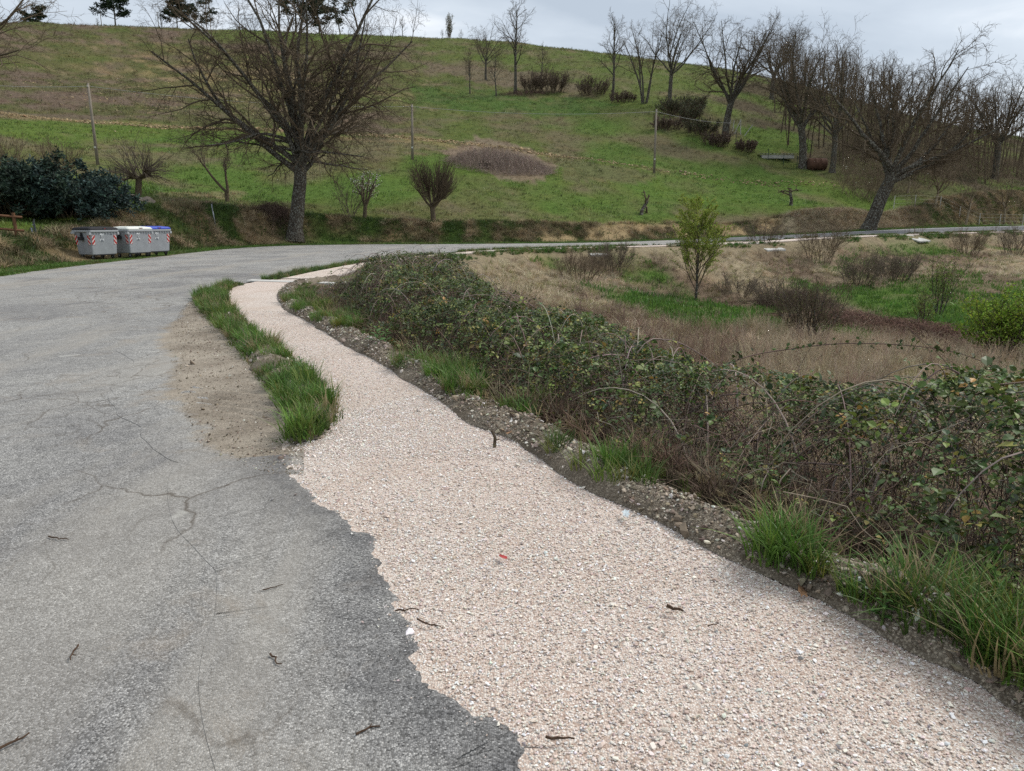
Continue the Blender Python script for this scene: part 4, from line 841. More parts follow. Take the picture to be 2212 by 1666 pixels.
# ------------------------------------------------------------------ the hollow beyond
def hollow_cover():
    x, y, r = polar(64000, -20, 56, 7, 105, 1.15); di = sdist(x, y, INNER); k = (di > 1.6) & ~((di < 3.6) & (y < 19)); x, y, r, di = x[k], y[k], r[k], di[k]; z = ground_z(x, y)
    n = fbm(x, y, 7, 31, 4); n2 = fbm(x, y, 2.2, 41, 4); u, v = project(x, y, z); q = rng.random(len(x)); v = v + 10*n2
    stalk = inpoly(u, v, [(1130, 560), (1400, 580), (1480, 660), (1650, 760), (1900, 860), (2300, 900), (2300, 790), (2050, 740), (1800, 720), (1650, 690), (1560, 650), (1440, 560), (1250, 540)]) | inpoly(u, v, [(1820, 560), (1990, 590), (2010, 690), (1850, 650)])
    green = inpoly(u, v, [(1480, 630), (1560, 655), (1700, 690), (1720, 720), (1600, 700), (1490, 660)]) | inpoly(u, v, [(1990, 600), (2120, 590), (2120, 660), (2000, 660)]) | inpoly(u, v, [(1780, 690), (1900, 720), (1850, 740), (1760, 720)]) | (smooth(.0, .4, -n+.5*n2+.15*smooth(1500, 1700, u)*smooth(770, 730, v)) > q)
    near = y < 24
    P = np.stack([x, y, z-.02], 1)
    cl = fbm(x, y, 1.8, 47, 3); a = (stalk | (near & (q < .7))) & ~green; tall = a & (q < .30+.5*smooth(-.1, .4, cl)); fine = a & (q >= .40)
    red = smooth(1650, 1450, u)*.75+.12; c = np.where((rng.random(len(x)) < red)[:, None], np.array((.235, .160, .125)), np.array((.42, .34, .24)))
    scatter('dry_weed_stalks', T_STALK, P[tall], hash_rot(tall.sum(), .12), (rng.uniform(.4, .9, len(x))*(1+.5*cl))[tall], tintvar(c[tall], .2, .05), label='tall reddish brown dead weed stalks filling the hollow', cat='weeds', kind='stuff')
    cs = np.where((n+.6*n2 > 0)[:, None], np.array((.46, .385, .265)), np.array((.27, .21, .15))); cs = np.where((rng.random(len(x)) < .18)[:, None], np.array((.20, .21, .07)), cs)
    b = (fine | ~a) & ~green
    scatter('hollow_dead_grass', T_STRAW, P[b], hash_rot(b.sum(), .35), rng.uniform(.6, 1.2, b.sum()), tintvar(cs[b], .25, .05), label='matted pale dead grass across the hollow slope', cat='dead grass', kind='stuff')
    g = green & (q < .9); scatter('hollow_green_grass', T_FIELD, P[g], hash_rot(g.sum(), .2), rng.uniform(.8, 1.7, g.sum()), tintvar(np.broadcast_to(np.array((.092, .175, .032)), (g.sum(), 3)), .25, .08), label='fresh green grass patches in the hollow', cat='grass', kind='stuff')
hollow_cover()
def ditch_litter():
    L = near_part(INNER, -4, 16); x, y, d = along(L, 1500, .36, 1.0); z = ground_z(x, y); c = np.where((rng.random(len(x)) < .55)[:, None], np.array((.14, .098, .07)), np.array((.28, .22, .14)))
    scatter('ditch_dead_grass', T_STRAW, np.stack([x, y, z-.02], 1), hash_rot(len(x), .5), rng.uniform(.35, .8, len(x)), tintvar(c, .3, .05), label='dead brown grass between the berm and the bramble', cat='dead grass', kind='stuff')
ditch_litter()
# ------------------------------------------------------------------ trees
MAT['bark_oak'] = m_bark('oak_bark', (.026, .021, .017), (.085, .071, .056), (.25, .255, .22), .8)
MAT['twig_oak'] = m_bark('oak_twig', (.055, .042, .032), (.15, .115, .080), (.19, .16, .08), .4, 2.0)
MAT['bark_fruit'] = m_bark('fruit_bark', (.055, .042, .03), (.14, .11, .08), (.22, .19, .09), .5, 2.0)
MAT['twig_fruit'] = m_bark('fruit_twig', (.085, .065, .05), (.19, .155, .12), (.20, .18, .10), .3, 2.0)
MAT['bark_pale'] = m_bark('pale_bark', (.15, .12, .08), (.33, .27, .19), (.30, .26, .16), .3, 2.0)
MAT['twig_warm'] = m_bark('warm_twig', (.09, .068, .048), (.215, .165, .115), (.22, .18, .09), .3, 2.0)
MAT['leaf_mesh'] = attr_mat('spring_leaf', 'tint', .6, .3, .3)
MAT['needle'] = attr_mat('conifer_needle', 'tint', .75, .2, .08)
def base_at(u, v, Y):
    """root of a plant: the direction measured, set on the ground there"""
    x = at_depth(u, v, Y)[0]; return (x, Y, gz(x, Y))
def bare_tree(name, loc, label, cat, P, D, L, R, specs, seed, split=2, mt='bark_oak', mw='twig_oak', group=None, rz=0):
    rg = np.random.default_rng(seed); lv = grow(rg, P, D, L, R, specs); root = thing(name, loc, label, cat, group, rz)
    link('trunk', tube_mesh('trunk', lv[:split]), MAT[mt], root); link('crown', tube_mesh('crown', lv[split:]), MAT[mw], root); return root, lv
def oak_specs(h, dense=1.0, extra=False, low=False):
    s = [dict(n=6, w=.05, te=.74, sides=12, flare=1.35, k=10, t=(.80, 1.0), a=(.22, 1.12), l=(1.45, 2.15), r=.50, fall=0.0, up=.12),
         dict(n=9, w=.11, g=.035, te=.16, sides=7, k=int(9*dense), t=(.18, 1), a=(.45, .95), l=(.36, .58), r=.62, fall=.45, up=.02),
         dict(n=6, w=.17, g=(-.07, .06), te=.25, sides=5, k=int(8*dense), t=(.15, 1), a=(.5, 1.0), l=(.36, .58), r=.62, rmin=.010, fall=.4),
         dict(n=5, w=.21, g=(-.08, .05), te=.4, sides=3, k=6, t=(.15, 1), a=(.5, 1.0), l=(.38, .62), r=.7, rmin=.0065, fall=.3),
         dict(n=3, w=.25, g=(-.05, .05), te=.5, sides=3)]
    if extra: s[-1] = dict(n=3, w=.25, g=(-.05, .05), te=.5, sides=3, k=3, t=(.2, 1), a=(.5, 1.0), l=(.4, .7), r=.75, rmin=.0055); s.append(dict(n=2, w=.2, te=.6, sides=3))
    return s
# the big roadside oak
ox, oy = at_depth(637, 522, 52)[0], 52.0
def big_oak():
    rg = np.random.default_rng(21); h = 6.2
    sp = oak_specs(h, 1.0, True); sp[0]['k'] = 14; sp[0]['t'] = (.76, 1.0); sp[0]['l'] = (1.6, 2.25); sp[0]['a'] = (.10, .98); sp[0]['r'] = .52; sp[1]['te'] = .22; sp[1]['g'] = .004; sp[1]['w'] = .12; sp[0]['up'] = .05; sp[1]['k'] = 9; sp[2]['g'] = (-.05, .05); sp[1]['l'] = (.34, .55); sp[0]['t'] = (.72, 1.0); sp[0]['k'] = 15
    lv = grow(rg, [(0, 0, -.15)], [(.06, 0, 1)], h, .54, sp)
    # drooping lower boughs
    dn = [dict(n=8, w=.16, g=-.035, te=.2, sides=6, k=9, t=(.2, 1), a=(.5, 1.0), l=(.3, .55), r=.55, fall=.3), dict(n=5, w=.2, g=-.08, te=.3, sides=4, k=7, a=(.5, 1), l=(.4, .6), r=.65, rmin=.008), dict(n=4, w=.22, g=-.08, te=.4, sides=3, k=5, a=(.5, 1), l=(.4, .65), r=.7, rmin=.006), dict(n=3, w=.2, g=-.04, te=.5, sides=3)]
    n = 11; az = np.arange(n)*2.4+.4; z0 = rg.uniform(5.0, 7.6, n); P = np.stack([.35+.2*np.cos(az), .2*np.sin(az), z0], 1); D = np.stack([np.cos(az), np.sin(az), rg.uniform(.25, .6, n)], 1)
    lo = grow(rg, P, D, rg.uniform(4.2, 7.0, n), .13, dn)
    root = thing('oak_tree', (ox, oy, gz(ox, oy)), 'great bare oak with vase-shaped crown standing at the foot of the bank', 'tree')
    link('trunk', tube_mesh('trunk', lv[:2]), MAT['bark_oak'], root); link('bough', tube_mesh('bough', lo[:1]), MAT['bark_oak'], root); link('crown', tube_mesh('crown', lv[2:]+lo[1:]), MAT['twig_oak'], root)
    return lv
big_oak()
# oaks of the row that climbs the hill, five growth forms
FORMS = {}
def form(k, D=(0, 0, 1), h=5.2, R=.46, seed=1, tall=False, dense=.9, multi=0):
    if multi:
        rg = np.random.default_rng(seed); a = np.arange(multi)*2.1; P = np.stack([.35*np.cos(a), .35*np.sin(a), 0*a-.2], 1); D = np.stack([.22*np.cos(a), .22*np.sin(a), np.ones(multi)], 1)
        sp = [dict(n=8, w=.06, te=.3, sides=7, flare=1.3, k=9, t=(.35, 1), a=(.4, .8), l=(.28, .45), r=.55, fall=.4), dict(n=5, w=.16, g=.05, te=.25, sides=5, k=8, a=(.45, .9), l=(.35, .55), r=.6, rmin=.012), dict(n=4, w=.2, te=.35, sides=3, k=6, a=(.5, 1), l=(.4, .6), r=.7, rmin=.009), dict(n=3, w=.2, te=.5, sides=3)]
        FORMS[k] = (P, D, h, R, sp, seed, 1); return
    if tall:
        sp = [dict(n=9, w=.05, te=.22, sides=9, flare=1.3, k=17, t=(.34, 1), a=(.45, .95), l=(.28, .50), r=.55, fall=.55, up=.15), dict(n=6, w=.14, g=.06, te=.22, sides=5, k=8, a=(.45, .9), l=(.35, .55), r=.62, rmin=.022), dict(n=5, w=.18, g=.02, te=.3, sides=4, k=7, a=(.45, .95), l=(.38, .6), r=.65, rmin=.016), dict(n=3, w=.22, te=.5, sides=3)]
    else:
        sp = oak_specs(h, dense)
        for q in sp[2:]: q['rmin'] = q.get('rmin', .006)*1.7
    FORMS[k] = ([(0, 0, -.25)], [D], h, R, sp, seed, 2)
form('spread', h=5.4, R=.48, seed=31); form('spread2', D=(-.12, 0, 1), h=6.2, R=.42, seed=32, dense=.85); form('lean', D=(.30, .05, 1), h=5.0, R=.56, seed=33, dense=1.0); form('tall', h=15, R=.34, seed=34, tall=True); form('tall2', D=(.06, 0, 1), h=13.5, R=.26, seed=35, tall=True); form('multi', h=12, R=.20, seed=36, multi=5)
BUILT = {}
def place_form(k, loc, label, scale=1.0, rz=0.0, name='oak_tree', group='bare oaks climbing the hill'):
    if k not in BUILT:
        P, D, h, R, sp, seed, split = FORMS[k]; root, lv = bare_tree(name, (0, 0, 0), label, 'tree', P, D, h, R, sp, seed, split, group=group); top = max(float(q[0][..., 2].max()) for q in lv); BUILT[k] = (root, top, [0])
    root, top, used = BUILT[k]
    if not used[0]: used[0] = 1; root.location = loc; root.rotation_euler = (0, 0, rz); root.scale = (scale/top,)*3; root['label'] = label; return root
    return copy_tree(root, loc, rz, scale/top, label, group)
for u, v, Y, h, k, rz, label in [
    (1875, 482, 72, 17.6, 'lean', 0.0, 'leaning lichen-spotted oak on the straw bank above the dark road'),
    (1733, 369, 98, 17.2, 'spread', .6, 'oak with thick trunk just left of the rusty drum'),
    (1797, 375, 96, 18.0, 'spread2', 2.1, 'oak with bent trunk just right of the rusty drum'),
    (1565, 306, 106, 17.4, 'spread', 3.6, 'dark oak rising from shrubs beside the propped fence posts'),
    (1446, 228, 125, 18.0, 'spread2', 4.9, 'tall wide oak with double trunk above the broom shrubs'),
    (1391, 224, 128, 13.5, 'multi', 0, 'slim tree of several close stems next to the double oak'),
    (1323, 216, 135, 15.0, 'tall', .4, 'straight slender oak standing alone right of the dark thicket'),
    (1113, 208, 145, 17.6, 'tall', 2.4, 'tallest oak of the clump on the green terrace'),
    (1072, 197, 143, 9.2, 'tall2', 1.0, 'low leaning oak on the terrace edge left of the tallest'),
    (1050, 164, 160, 12.5, 'spread2', .2, 'round-crowned oak standing behind the terrace edge'),
    (1015, 195, 146, 8.6, 'tall2', 3.3, 'thin young oak at the left end of the terrace clump'),
    (1168, 169, 155, 7.6, 'tall2', 5.0, 'small spreading oak behind the dark thicket'),
    (2150, 372, 112, 16.5, 'spread', 1.7, 'bare oak rising over the wood at the far right'),
    (1660, 300, 150, 15, 'spread', 5.2, 'oak behind the fenced green plot'),
    (1930, 330, 128, 15.5, 'spread2', 3.2, 'oak half hidden behind the leaning oak'),
    (1700, 265, 165, 14, 'tall', 1.2, 'oak on the slope beyond the fenced plot'),
    (2040, 330, 135, 14, 'tall', 4.2, 'slim bare oak within the far wood')]:
    place_form(k, base_at(u, v, Y), label, h, rz)
# overhanging tree whose trunk stands out of view on the left
def left_tree():
    rg = np.random.default_rng(61); x, y = -27.4, 35.5; sp = oak_specs(5, .95, False); sp[0]['l'] = (1.2, 1.7)
    for q in sp[2:]: q['g'] = (-.10, .02)
    lv = grow(rg, [(0, 0, -.2)], [(.05, 0, 1)], 5.0, .34, sp); root = thing('lime_tree', (x, y, gz(x, y)), 'bare brown tree reaching in over the evergreen shrub from the left edge', 'tree'); link('trunk', tube_mesh('trunk', lv[:2]), MAT['bark_fruit'], root); link('crown', tube_mesh('crown', lv[2:]), MAT['twig_warm'], root)
left_tree()
# --- small trees of the field
def mulberry():
    loc = base_at(298, 425, 47); rg = np.random.default_rng(71)
    tr = grow(rg, [(0, 0, -.1)], [(.12, 0, 1)], 1.35, .21, [dict(n=5, w=.10, te=.85, sides=9, flare=1.2, k=9, t=(.9, 1), a=(1.05, 1.5), l=(.55, .95), r=.55, fall=0, up=.1), dict(n=4, w=.2, te=.8, sides=6, k=15, t=(.25, 1), a=(.3, 1.2), l=(1.2, 2.3), r=.34, fall=0, up=.45), dict(n=6, w=.10, g=(-.12, .03), te=.3, sides=4, k=2, t=(.3, .9), a=(.3, .7), l=(.3, .5), r=.6, rmin=.009), dict(n=3, w=.1, te=.5, sides=3)])
    r = thing('pollard_mulberry', loc, 'pollarded mulberry with a spiky low head above flat stones', 'tree'); link('trunk', tube_mesh('trunk', tr[:2]), MAT['bark_fruit'], r); link('crown', tube_mesh('crown', tr[2:]), MAT['twig_fruit'], r); return loc
mul = mulberry()
def vase():
    loc = base_at(936, 470, 58); rg = np.random.default_rng(72)
    tr = grow(rg, [(0, 0, -.1)], [(.05, 0, 1)], 1.15, .20, [dict(n=4, w=.05, te=.9, sides=9, flare=1.25, k=12, t=(.75, 1), a=(.15, 1.35), l=(1.1, 1.7), r=.5, fall=0, up=.05), dict(n=6, w=.14, g=.05, te=.4, sides=6, k=15, t=(.3, 1), a=(.2, .7), l=(.8, 1.5), r=.45, fall=.2, up=.5), dict(n=5, w=.08, g=.08, te=.35, sides=4, k=6, t=(.15, .9), a=(.2, .6), l=(.4, .8), r=.6, rmin=.010, up=.3), dict(n=3, w=.08, g=.05, te=.5, sides=3)])
    r = thing('pruned_fruit_tree', loc, 'pruned fruit tree with a round goblet head of upright shoots', 'tree'); link('trunk', tube_mesh('trunk', tr[:2]), MAT['bark_fruit'], r); link('crown', tube_mesh('crown', tr[2:]), MAT['twig_oak'], r); r.scale = (1.08,)*3
vase()
def young():
    loc = base_at(492, 442, 54); rg = np.random.default_rng(73); P = [(0, 0, -.1), (-.03, 0, .55), (.05, 0, .55)]; D = [(0, 0, 1), (-.85, .1, .95), (.12, 0, 1)]
    tr = grow(rg, P[:1], D[:1], .7, .13, [dict(n=3, w=.03, te=.9, sides=8, flare=1.2)]); lm = grow(rg, P[1:], D[1:], [2.6, 1.6], [.085, .095], [dict(n=6, w=.10, g=.06, te=.4, sides=6, k=7, t=(.45, 1), a=(.3, .8), l=(.4, .75), r=.6, fall=.2, up=.35), dict(n=5, w=.12, g=.05, te=.3, sides=4, k=5, t=(.2, 1), a=(.3, .7), l=(.4, .7), r=.6, rmin=.009, up=.2), dict(n=3, w=.12, te=.5, sides=3, k=3, a=(.4, .8), l=(.4, .6), rmin=.007), dict(n=2, w=.1, sides=3)])
    r = thing('fruit_tree', loc, 'thin forked fruit tree with open bare crown on the lawn', 'tree'); link('trunk', tube_mesh('trunk', tr+lm[:1]), MAT['bark_fruit'], r); link('crown', tube_mesh('crown', lm[1:]), MAT['twig_fruit'], r); r.scale = (1.25,)*3
young()
def leafy(name, loc, label, cat, P, D, L, R, specs, seed, size, cols, per, which, mt, mw, split=1, leafname='foliage', t0=.15, up=.3, scale=1.0, keep=1.0):
    rg = np.random.default_rng(seed); lv = grow(rg, P, D, L, R, specs); r = thing(name, loc, label, cat); link('stem' if cat == 'shrub' else 'trunk', tube_mesh('trunk', lv[:split]), MAT[mt], r); link('crown' if cat != 'shrub' else 'branches', tube_mesh('crown', lv[split:]), MAT[mw], r)
    C = tips(lv, which, per, rg, t0); C = C[rg.random(len(C)) < keep]; C = C+rg.normal(size=C.shape)*size*.4; pal = np.array(cols); tint = tintvar(pal[rg.integers(0, len(pal), len(C))], .2, .08); V, T, at = leaf_quads(rg, C, size, 1.5, up, .3, .3, tint); link(leafname, raw_mesh(leafname, V, None, T, False, at), MAT['leaf_mesh'], r); r.scale = (scale,)*3; return r
SP_SH = [dict(n=5, w=.10, g=.03, te=.35, sides=5, k=8, t=(.2, 1), a=(.35, .8), l=(.35, .6), r=.6, rmin=.008, up=.15), dict(n=4, w=.14, g=.04, te=.4, sides=4, k=6, t=(.2, 1), a=(.35, .8), l=(.4, .65), r=.65, rmin=.006), dict(n=3, w=.15, te=.5, sides=3)]
leafy('blossoming_tree', base_at(787, 460, 57), 'little fruit tree half covered in white blossom', 'tree', [(0, 0, -.1)], [(.1, 0, 1)], .8, .11, [dict(n=3, w=.05, te=.85, sides=7, flare=1.2, k=6, t=(.7, 1), a=(.3, .8), l=(1.4, 2.2), r=.6, fall=0, up=.2), dict(n=5, w=.12, g=.05, te=.4, sides=5, k=7, t=(.3, 1), a=(.3, .8), l=(.35, .55), r=.6, rmin=.009), dict(n=3, w=.15, te=.5, sides=3, k=3, l=(.4, .6), rmin=.007), dict(n=2, w=.1, sides=3)], 74, .075, [(.75, .76, .70), (.70, .72, .62), (.45, .55, .25)], 4, (-1, -2), 'bark_fruit', 'twig_fruit', 2, 'blossom', keep=.5, scale=1.5)
def multi_stem(n, r=.2, lean=.35, seed=0):
    rg = np.random.default_rng(seed); a = np.arange(n)*2.4; P = np.stack([r*np.cos(a)*rg.random(n), r*np.sin(a)*rg.random(n), 0*a-.1], 1); D = np.stack([lean*np.cos(a)*rg.uniform(.2, 1.2, n), lean*np.sin(a)*rg.uniform(.2, 1.2, n), np.ones(n)], 1); return P, D, rg
def bare_shrub(name, loc, label, n, L, R, lean, seed, mat='twig_oak', group=None, specs=None, r=.25):
    P, D, rg = multi_stem(n, r, lean, seed); lv = grow(rg, P, D, L*rg.uniform(.7, 1.1, n), R, specs or SP_SH); o = thing(name, loc, label, 'shrub', group); link('stems', tube_mesh('stems', lv[:1]), MAT[mat], o); link('branches', tube_mesh('branches', lv[1:]), MAT[mat], o); return o
bare_shrub('bare_shrub', base_at(757, 458, 57), 'thin bare shrub beside the white-blossomed tree', 8, 3.0, .03, .35, 75, 'twig_fruit')
bare_shrub('bare_shrub', base_at(128, 372, 52), 'bare arching shrub behind the blue-green evergreen', 20, 2.9, .035, .75, 76, 'twig_warm', r=.4)
bare_shrub('bare_shrub', base_at(20, 380, 46), 'bare brown shrub behind the evergreen next to the left edge', 16, 2.6, .03, .6, 77, 'twig_warm', r=.5)
# gnarled dead vine stumps on the bank top
def gnarl(loc, label, seed, h, tilt):
    rg = np.random.default_rng(seed); lv = grow(rg, [(0, 0, -.1)], [tilt], h, .12, [dict(n=5, w=.20, te=.75, sides=7, flare=1.3, k=4, t=(.6, 1), a=(.6, 1.3), l=(.5, 1.0), r=.7, fall=0, up=.2), dict(n=6, w=.34, g=.08, te=.5, sides=6, k=3, t=(.4, 1), a=(.5, 1.2), l=(.25, .5), r=.7, rmin=.025), dict(n=3, w=.35, te=.6, sides=5)]); r = thing('gnarled_stump', loc, label, 'tree stump'); link('trunk', tube_mesh('trunk', lv[:1]), MAT['bark_oak'], r); link('limbs', tube_mesh('limbs', lv[1:]), MAT['bark_fruit'], r); r.scale = (1.5,)*3
gnarl(base_at(1384, 458, 68), 'gnarled lichen-grey dead stump with twisted arms on straw tussocks', 81, 1.1, (.1, 0, 1)); gnarl(base_at(1706, 462, 76), 'short forked dead stump at the edge of the straw bank', 82, 1.3, (-.1, 0, 1))
# --- conifers
def conifer_foliage(rg, C, size, pal, n=7, flat=.5):
    """needle sprays: n thin blades fanning from each point"""
    N = len(C); C = np.repeat(C, n, 0); d = nrm(rg.normal(size=(N*n, 3))*np.array((1, 1, flat))+np.array((0, 0, .18))); s = nrm(np.cross(d, rg.normal(size=(N*n, 3)))); L = size*rg.uniform(.6, 1.2, (N*n, 1)); w = size*.16
    V = np.stack([C-s*w*.3, C+d*L*.55+s*w, C+d*L, C+d*L*.5-s*w], 1).reshape(-1, 3); i = np.arange(N*n)*4; p = np.array(pal); t = np.repeat(tintvar(p[rg.integers(0, len(p), N)], .25, .06), n*4, 0); return raw_mesh('foliage', V, np.stack([i, i+1, i+2, i+3], 1), None, False, {'tint': np.concatenate([t, np.ones((len(t), 1))], 1)})
def pine(loc, label, h, seed, form_, group='pines on the ridge', wid=.45):
    rg = np.random.default_rng(seed); r = thing('pine_tree', loc, label, 'tree', group)
    if form_ == 'flat': sp0 = dict(n=6, w=.08, te=.5, sides=7, k=14, t=(.45, 1), a=(1.0, 1.5), l=(.45, .95), r=.5, fall=.2)
    else: sp0 = dict(n=8, w=.03, te=.3, sides=7, k=26, t=(.30, .98), a=(1.0, 1.5), l=(.34, .56), r=.42, fall=.6)
    h *= 1.04; lv = grow(rg, [(0, 0, -.3)], [(.03, 0, 1)], h, h*.022, [sp0, dict(n=4, w=.12, g=.03, te=.4, sides=4, k=9, t=(.35, 1), a=(.4, .9), l=(.3, .5), r=.6, flat=.4), dict(n=3, w=.15, te=.5, sides=3)])
    link('trunk', tube_mesh('trunk', lv[:2]), MAT['bark_oak'], r); C = tips(lv, (-1,), 5, rg, .1); C = C+rg.normal(size=C.shape)*.10; me = conifer_foliage(rg, C, .85, [(.020, .036, .018), (.030, .050, .022), (.014, .026, .015)], 4); link('crown', me, MAT['needle'], r)
pine(base_at(250, 66, 236), 'tall pine with tiered crown and bare lower trunk on the ridge', 11.5, 91, 'tier')
pine(base_at(85, 64, 232), 'low flat-topped pine leaning over the ridge', 5.2, 92, 'flat')
pine(base_at(383, 69, 240), 'bushy pine on the ridge beside a darker twin', 9.0, 93, 'tier'); pine(base_at(418, 69, 246), 'darker round pine on the ridge next to a bare tree', 8.0, 94, 'flat')
pine(base_at(640, 74, 242), 'big pine on the ridge seen through the great oak', 14, 95, 'tier'); pine(base_at(735, 76, 242), 'broad pine on the ridge behind the right half of the great oak', 10, 96, 'flat'); pine(base_at(690, 76, 246), 'pine on the ridge between two larger ones behind the oak', 12, 97, 'tier')
for u, v, Y, h, k, rz, label in [(350, 68, 242, 8.5, 'tall', .9, 'bare tree on the ridge touching the bushy pine'), (212, 67, 238, 4.5, 'tall2', .5, 'small bare tree on the ridge left of the tall pine'), (310, 67, 242, 3.4, 'tall2', 2.5, 'tiny bare tree on the ridge right of the tall pine'), (955, 84, 240, 3.6, 'tall2', 4.0, 'small bare tree on the ridge left of the poplar'), (997, 85, 240, 4.0, 'tall2', 1.4, 'small bare tree on the ridge right of the poplar'), (460, 69, 243, 5, 'tall2', 5.4, 'bare tree on the ridge right of the dark round pine'), (870, 82, 240, 7, 'tall', 3.9, 'bare tree on the ridge behind the tips of the great oak')]:
    place_form(k, base_at(u, v, Y), label, h, rz, group='bare trees on the ridge')
P_, D_, _ = multi_stem(7, .5, .16, 5)
leafy('poplar_tree', base_at(970, 84, 240), 'upright budding poplar on the skyline', 'tree', P_, D_, 7.0, .10, [dict(n=6, w=.05, g=.06, te=.3, sides=5, k=12, t=(.1, 1), a=(.2, .5), l=(.25, .4), r=.6, rmin=.025), dict(n=3, w=.1, g=.1, te=.5, sides=3, k=5, a=(.3, .6), l=(.4, .6), rmin=.02), dict(n=2, w=.1, sides=3)], 98, .22, [(.16, .17, .08), (.20, .19, .10)], 2, (-1,), 'twig_fruit', 'twig_fruit')
# blue-green evergreen shrub on the left bank
def evergreen(loc, label, rx, ry, h, n, seed, pal):
    rg = np.random.default_rng(seed); r = thing('evergreen_shrub', loc, label, 'shrub'); m = 60; a = rg.random(m)*6.283; P = np.stack([rx*.55*np.cos(a)*rg.random(m), ry*.55*np.sin(a)*rg.random(m), 0*a], 1); D = np.stack([np.cos(a)*.9, np.sin(a)*.9, rg.uniform(.4, 1.4, m)], 1)
    lv = grow(rg, P, D, h*rg.uniform(.55, 1.05, m), .04, [dict(n=5, w=.10, g=-.01, te=.3, sides=4, k=10, t=(.2, 1), a=(.4, .9), l=(.3, .55), r=.6), dict(n=4, w=.14, te=.4, sides=3, k=6, a=(.4, .9), l=(.4, .7)), dict(n=3, w=.15, te=.5, sides=3)])
    link('stems', tube_mesh('stems', lv[:2]), MAT['twig_oak'], r); C = tips(lv, (-1, -2), n, rg, .1); me = conifer_foliage(rg, C, .24, pal, 4, .7); link('foliage', me, MAT['needle'], r)
evergreen(base_at(150, 478, 37.5), 'dense blue-green evergreen shrub above the grey bins', 2.6, 1.6, 2.7, 2, 99, [(.040, .068, .058), (.060, .095, .082), (.022, .038, .034)])
evergreen(base_at(20, 492, 35.5), 'dense dark evergreen shrub above the wooden rail', 2.4, 1.5, 2.9, 2, 100, [(.036, .060, .044), (.055, .085, .058), (.020, .034, .026)])
# --- shrubs of the hollow
def budding(u, v, z_or_Y, label, n, h, lean, seed, size, cols, per, keep=1.0, r=.2, R=.022, single=False):
    x, y, z = base_at(u, v, z_or_Y)
    if single:
        P, D = [(0, 0, -.1)], [(0.02, 0, 1)]; sp = [dict(n=6, w=.04, te=.35, sides=7, flare=1.2, k=34, t=(.10, 1), a=(.5, 1.05), l=(.46, .80), r=.5, fall=.62, up=.15), dict(n=6, w=.09, g=.05, te=.3, sides=4, k=9, t=(.2, 1), a=(.3, .65), l=(.3, .5), r=.6, rmin=.008), dict(n=4, w=.12, g=.04, te=.4, sides=3, k=4, t=(.2, 1), a=(.3, .7), l=(.35, .6), rmin=.005), dict(n=2, w=.1, sides=3)]; L = h
    else: P, D, rg = multi_stem(n, r, lean, seed); L = h*rg.uniform(.65, 1.05, n); sp = SP_SH
    return leafy('budding_tree' if single else 'budding_shrub', (x, y, z), label, 'tree' if single else 'shrub', P, D, L, .07 if single else R, sp, seed, size, cols, per, (-1, -2), 'bark_oak', 'twig_oak', 1, keep=keep)
YG = [(.27, .33, .05), (.22, .30, .05), (.32, .36, .08)]
budding(1503, 645, 39, 'young tree with yellow-green buds standing alone in the hollow', 1, 4.6, 0, 111, .06, YG, 14, 1.0, single=True)
budding(2165, 765, 24.6, 'rounded bright yellow-green shrub at the right of the hollow', 34, 2.3, .6, 112, .075, [(.20, .31, .03), (.16, .27, .03), (.27, .36, .05)], 6, .9, .45)
budding(2030, 655, 36, 'slender pale green sapling bush above the yellow-green shrub', 9, 2.9, .2, 113, .07, [(.15, .22, .04), (.19, .25, .06)], 3, .8)
budding(1990, 690, 31, 'small pale green sapling below the slender one', 6, 1.8, .25, 114, .06, [(.15, .22, .04), (.19, .25, .06)], 3, .7)
budding(1740, 740, 24.5, 'greyish budding bush in the middle of the hollow', 26, 2.0, .6, 115, .04, [(.10, .13, .04), (.14, .15, .06)], 2, .35, .4)
for u, v, Y, n, h, lean, seed, mat, label in [(1770, 583, 50, 30, 2.7, .55, 121, 'twig_warm', 'bare brown bush just below the far footpath'), (1650, 565, 52, 26, 1.6, .9, 122, 'twig_oak', 'low grey tangle left of the bare brown bush'), (1690, 655, 37, 40, 1.7, 1.2, 123, 'twig_oak', 'dark rounded bramble heap in the hollow'), (1600, 640, 40, 24, 1.3, 1.0, 124, 'twig_oak', 'small bramble heap beside the budding tree'), (1930, 600, 46, 40, 1.9, .6, 125, 'twig_oak', 'wide greyish thicket of bare stems on the slope'), (1860, 610, 44, 34, 1.8, .6, 126, 'twig_oak', 'greyish thicket of bare stems nearest the green patch'), (1320, 590, 42, 30, 1.6, .6, 127, 'twig_oak', 'dusky bare bush below the grassy tuft by the path'), (1250, 570, 38, 24, 1.4, .6, 128, 'twig_warm', 'bare reddish bush right of the big bramble mound'), (1970, 525, 66, 12, 3.0, .25, 129, 'twig_warm', 'thin rusty-leaved sapling before the dark road'), (2090, 570, 60, 30, 2.2, .5, 130, 'twig_warm', 'rusty bare thicket below the dark road'), (2190, 560, 62, 34, 2.6, .5, 131, 'twig_oak', 'dark bare thicket at the right end of the hollow slope')]:
    bare_shrub('bare_shrub', base_at(u, v, Y), label, n, h, .016, lean*1.15, seed, 'twig_fruit' if mat == 'twig_oak' else mat, r=1.0)
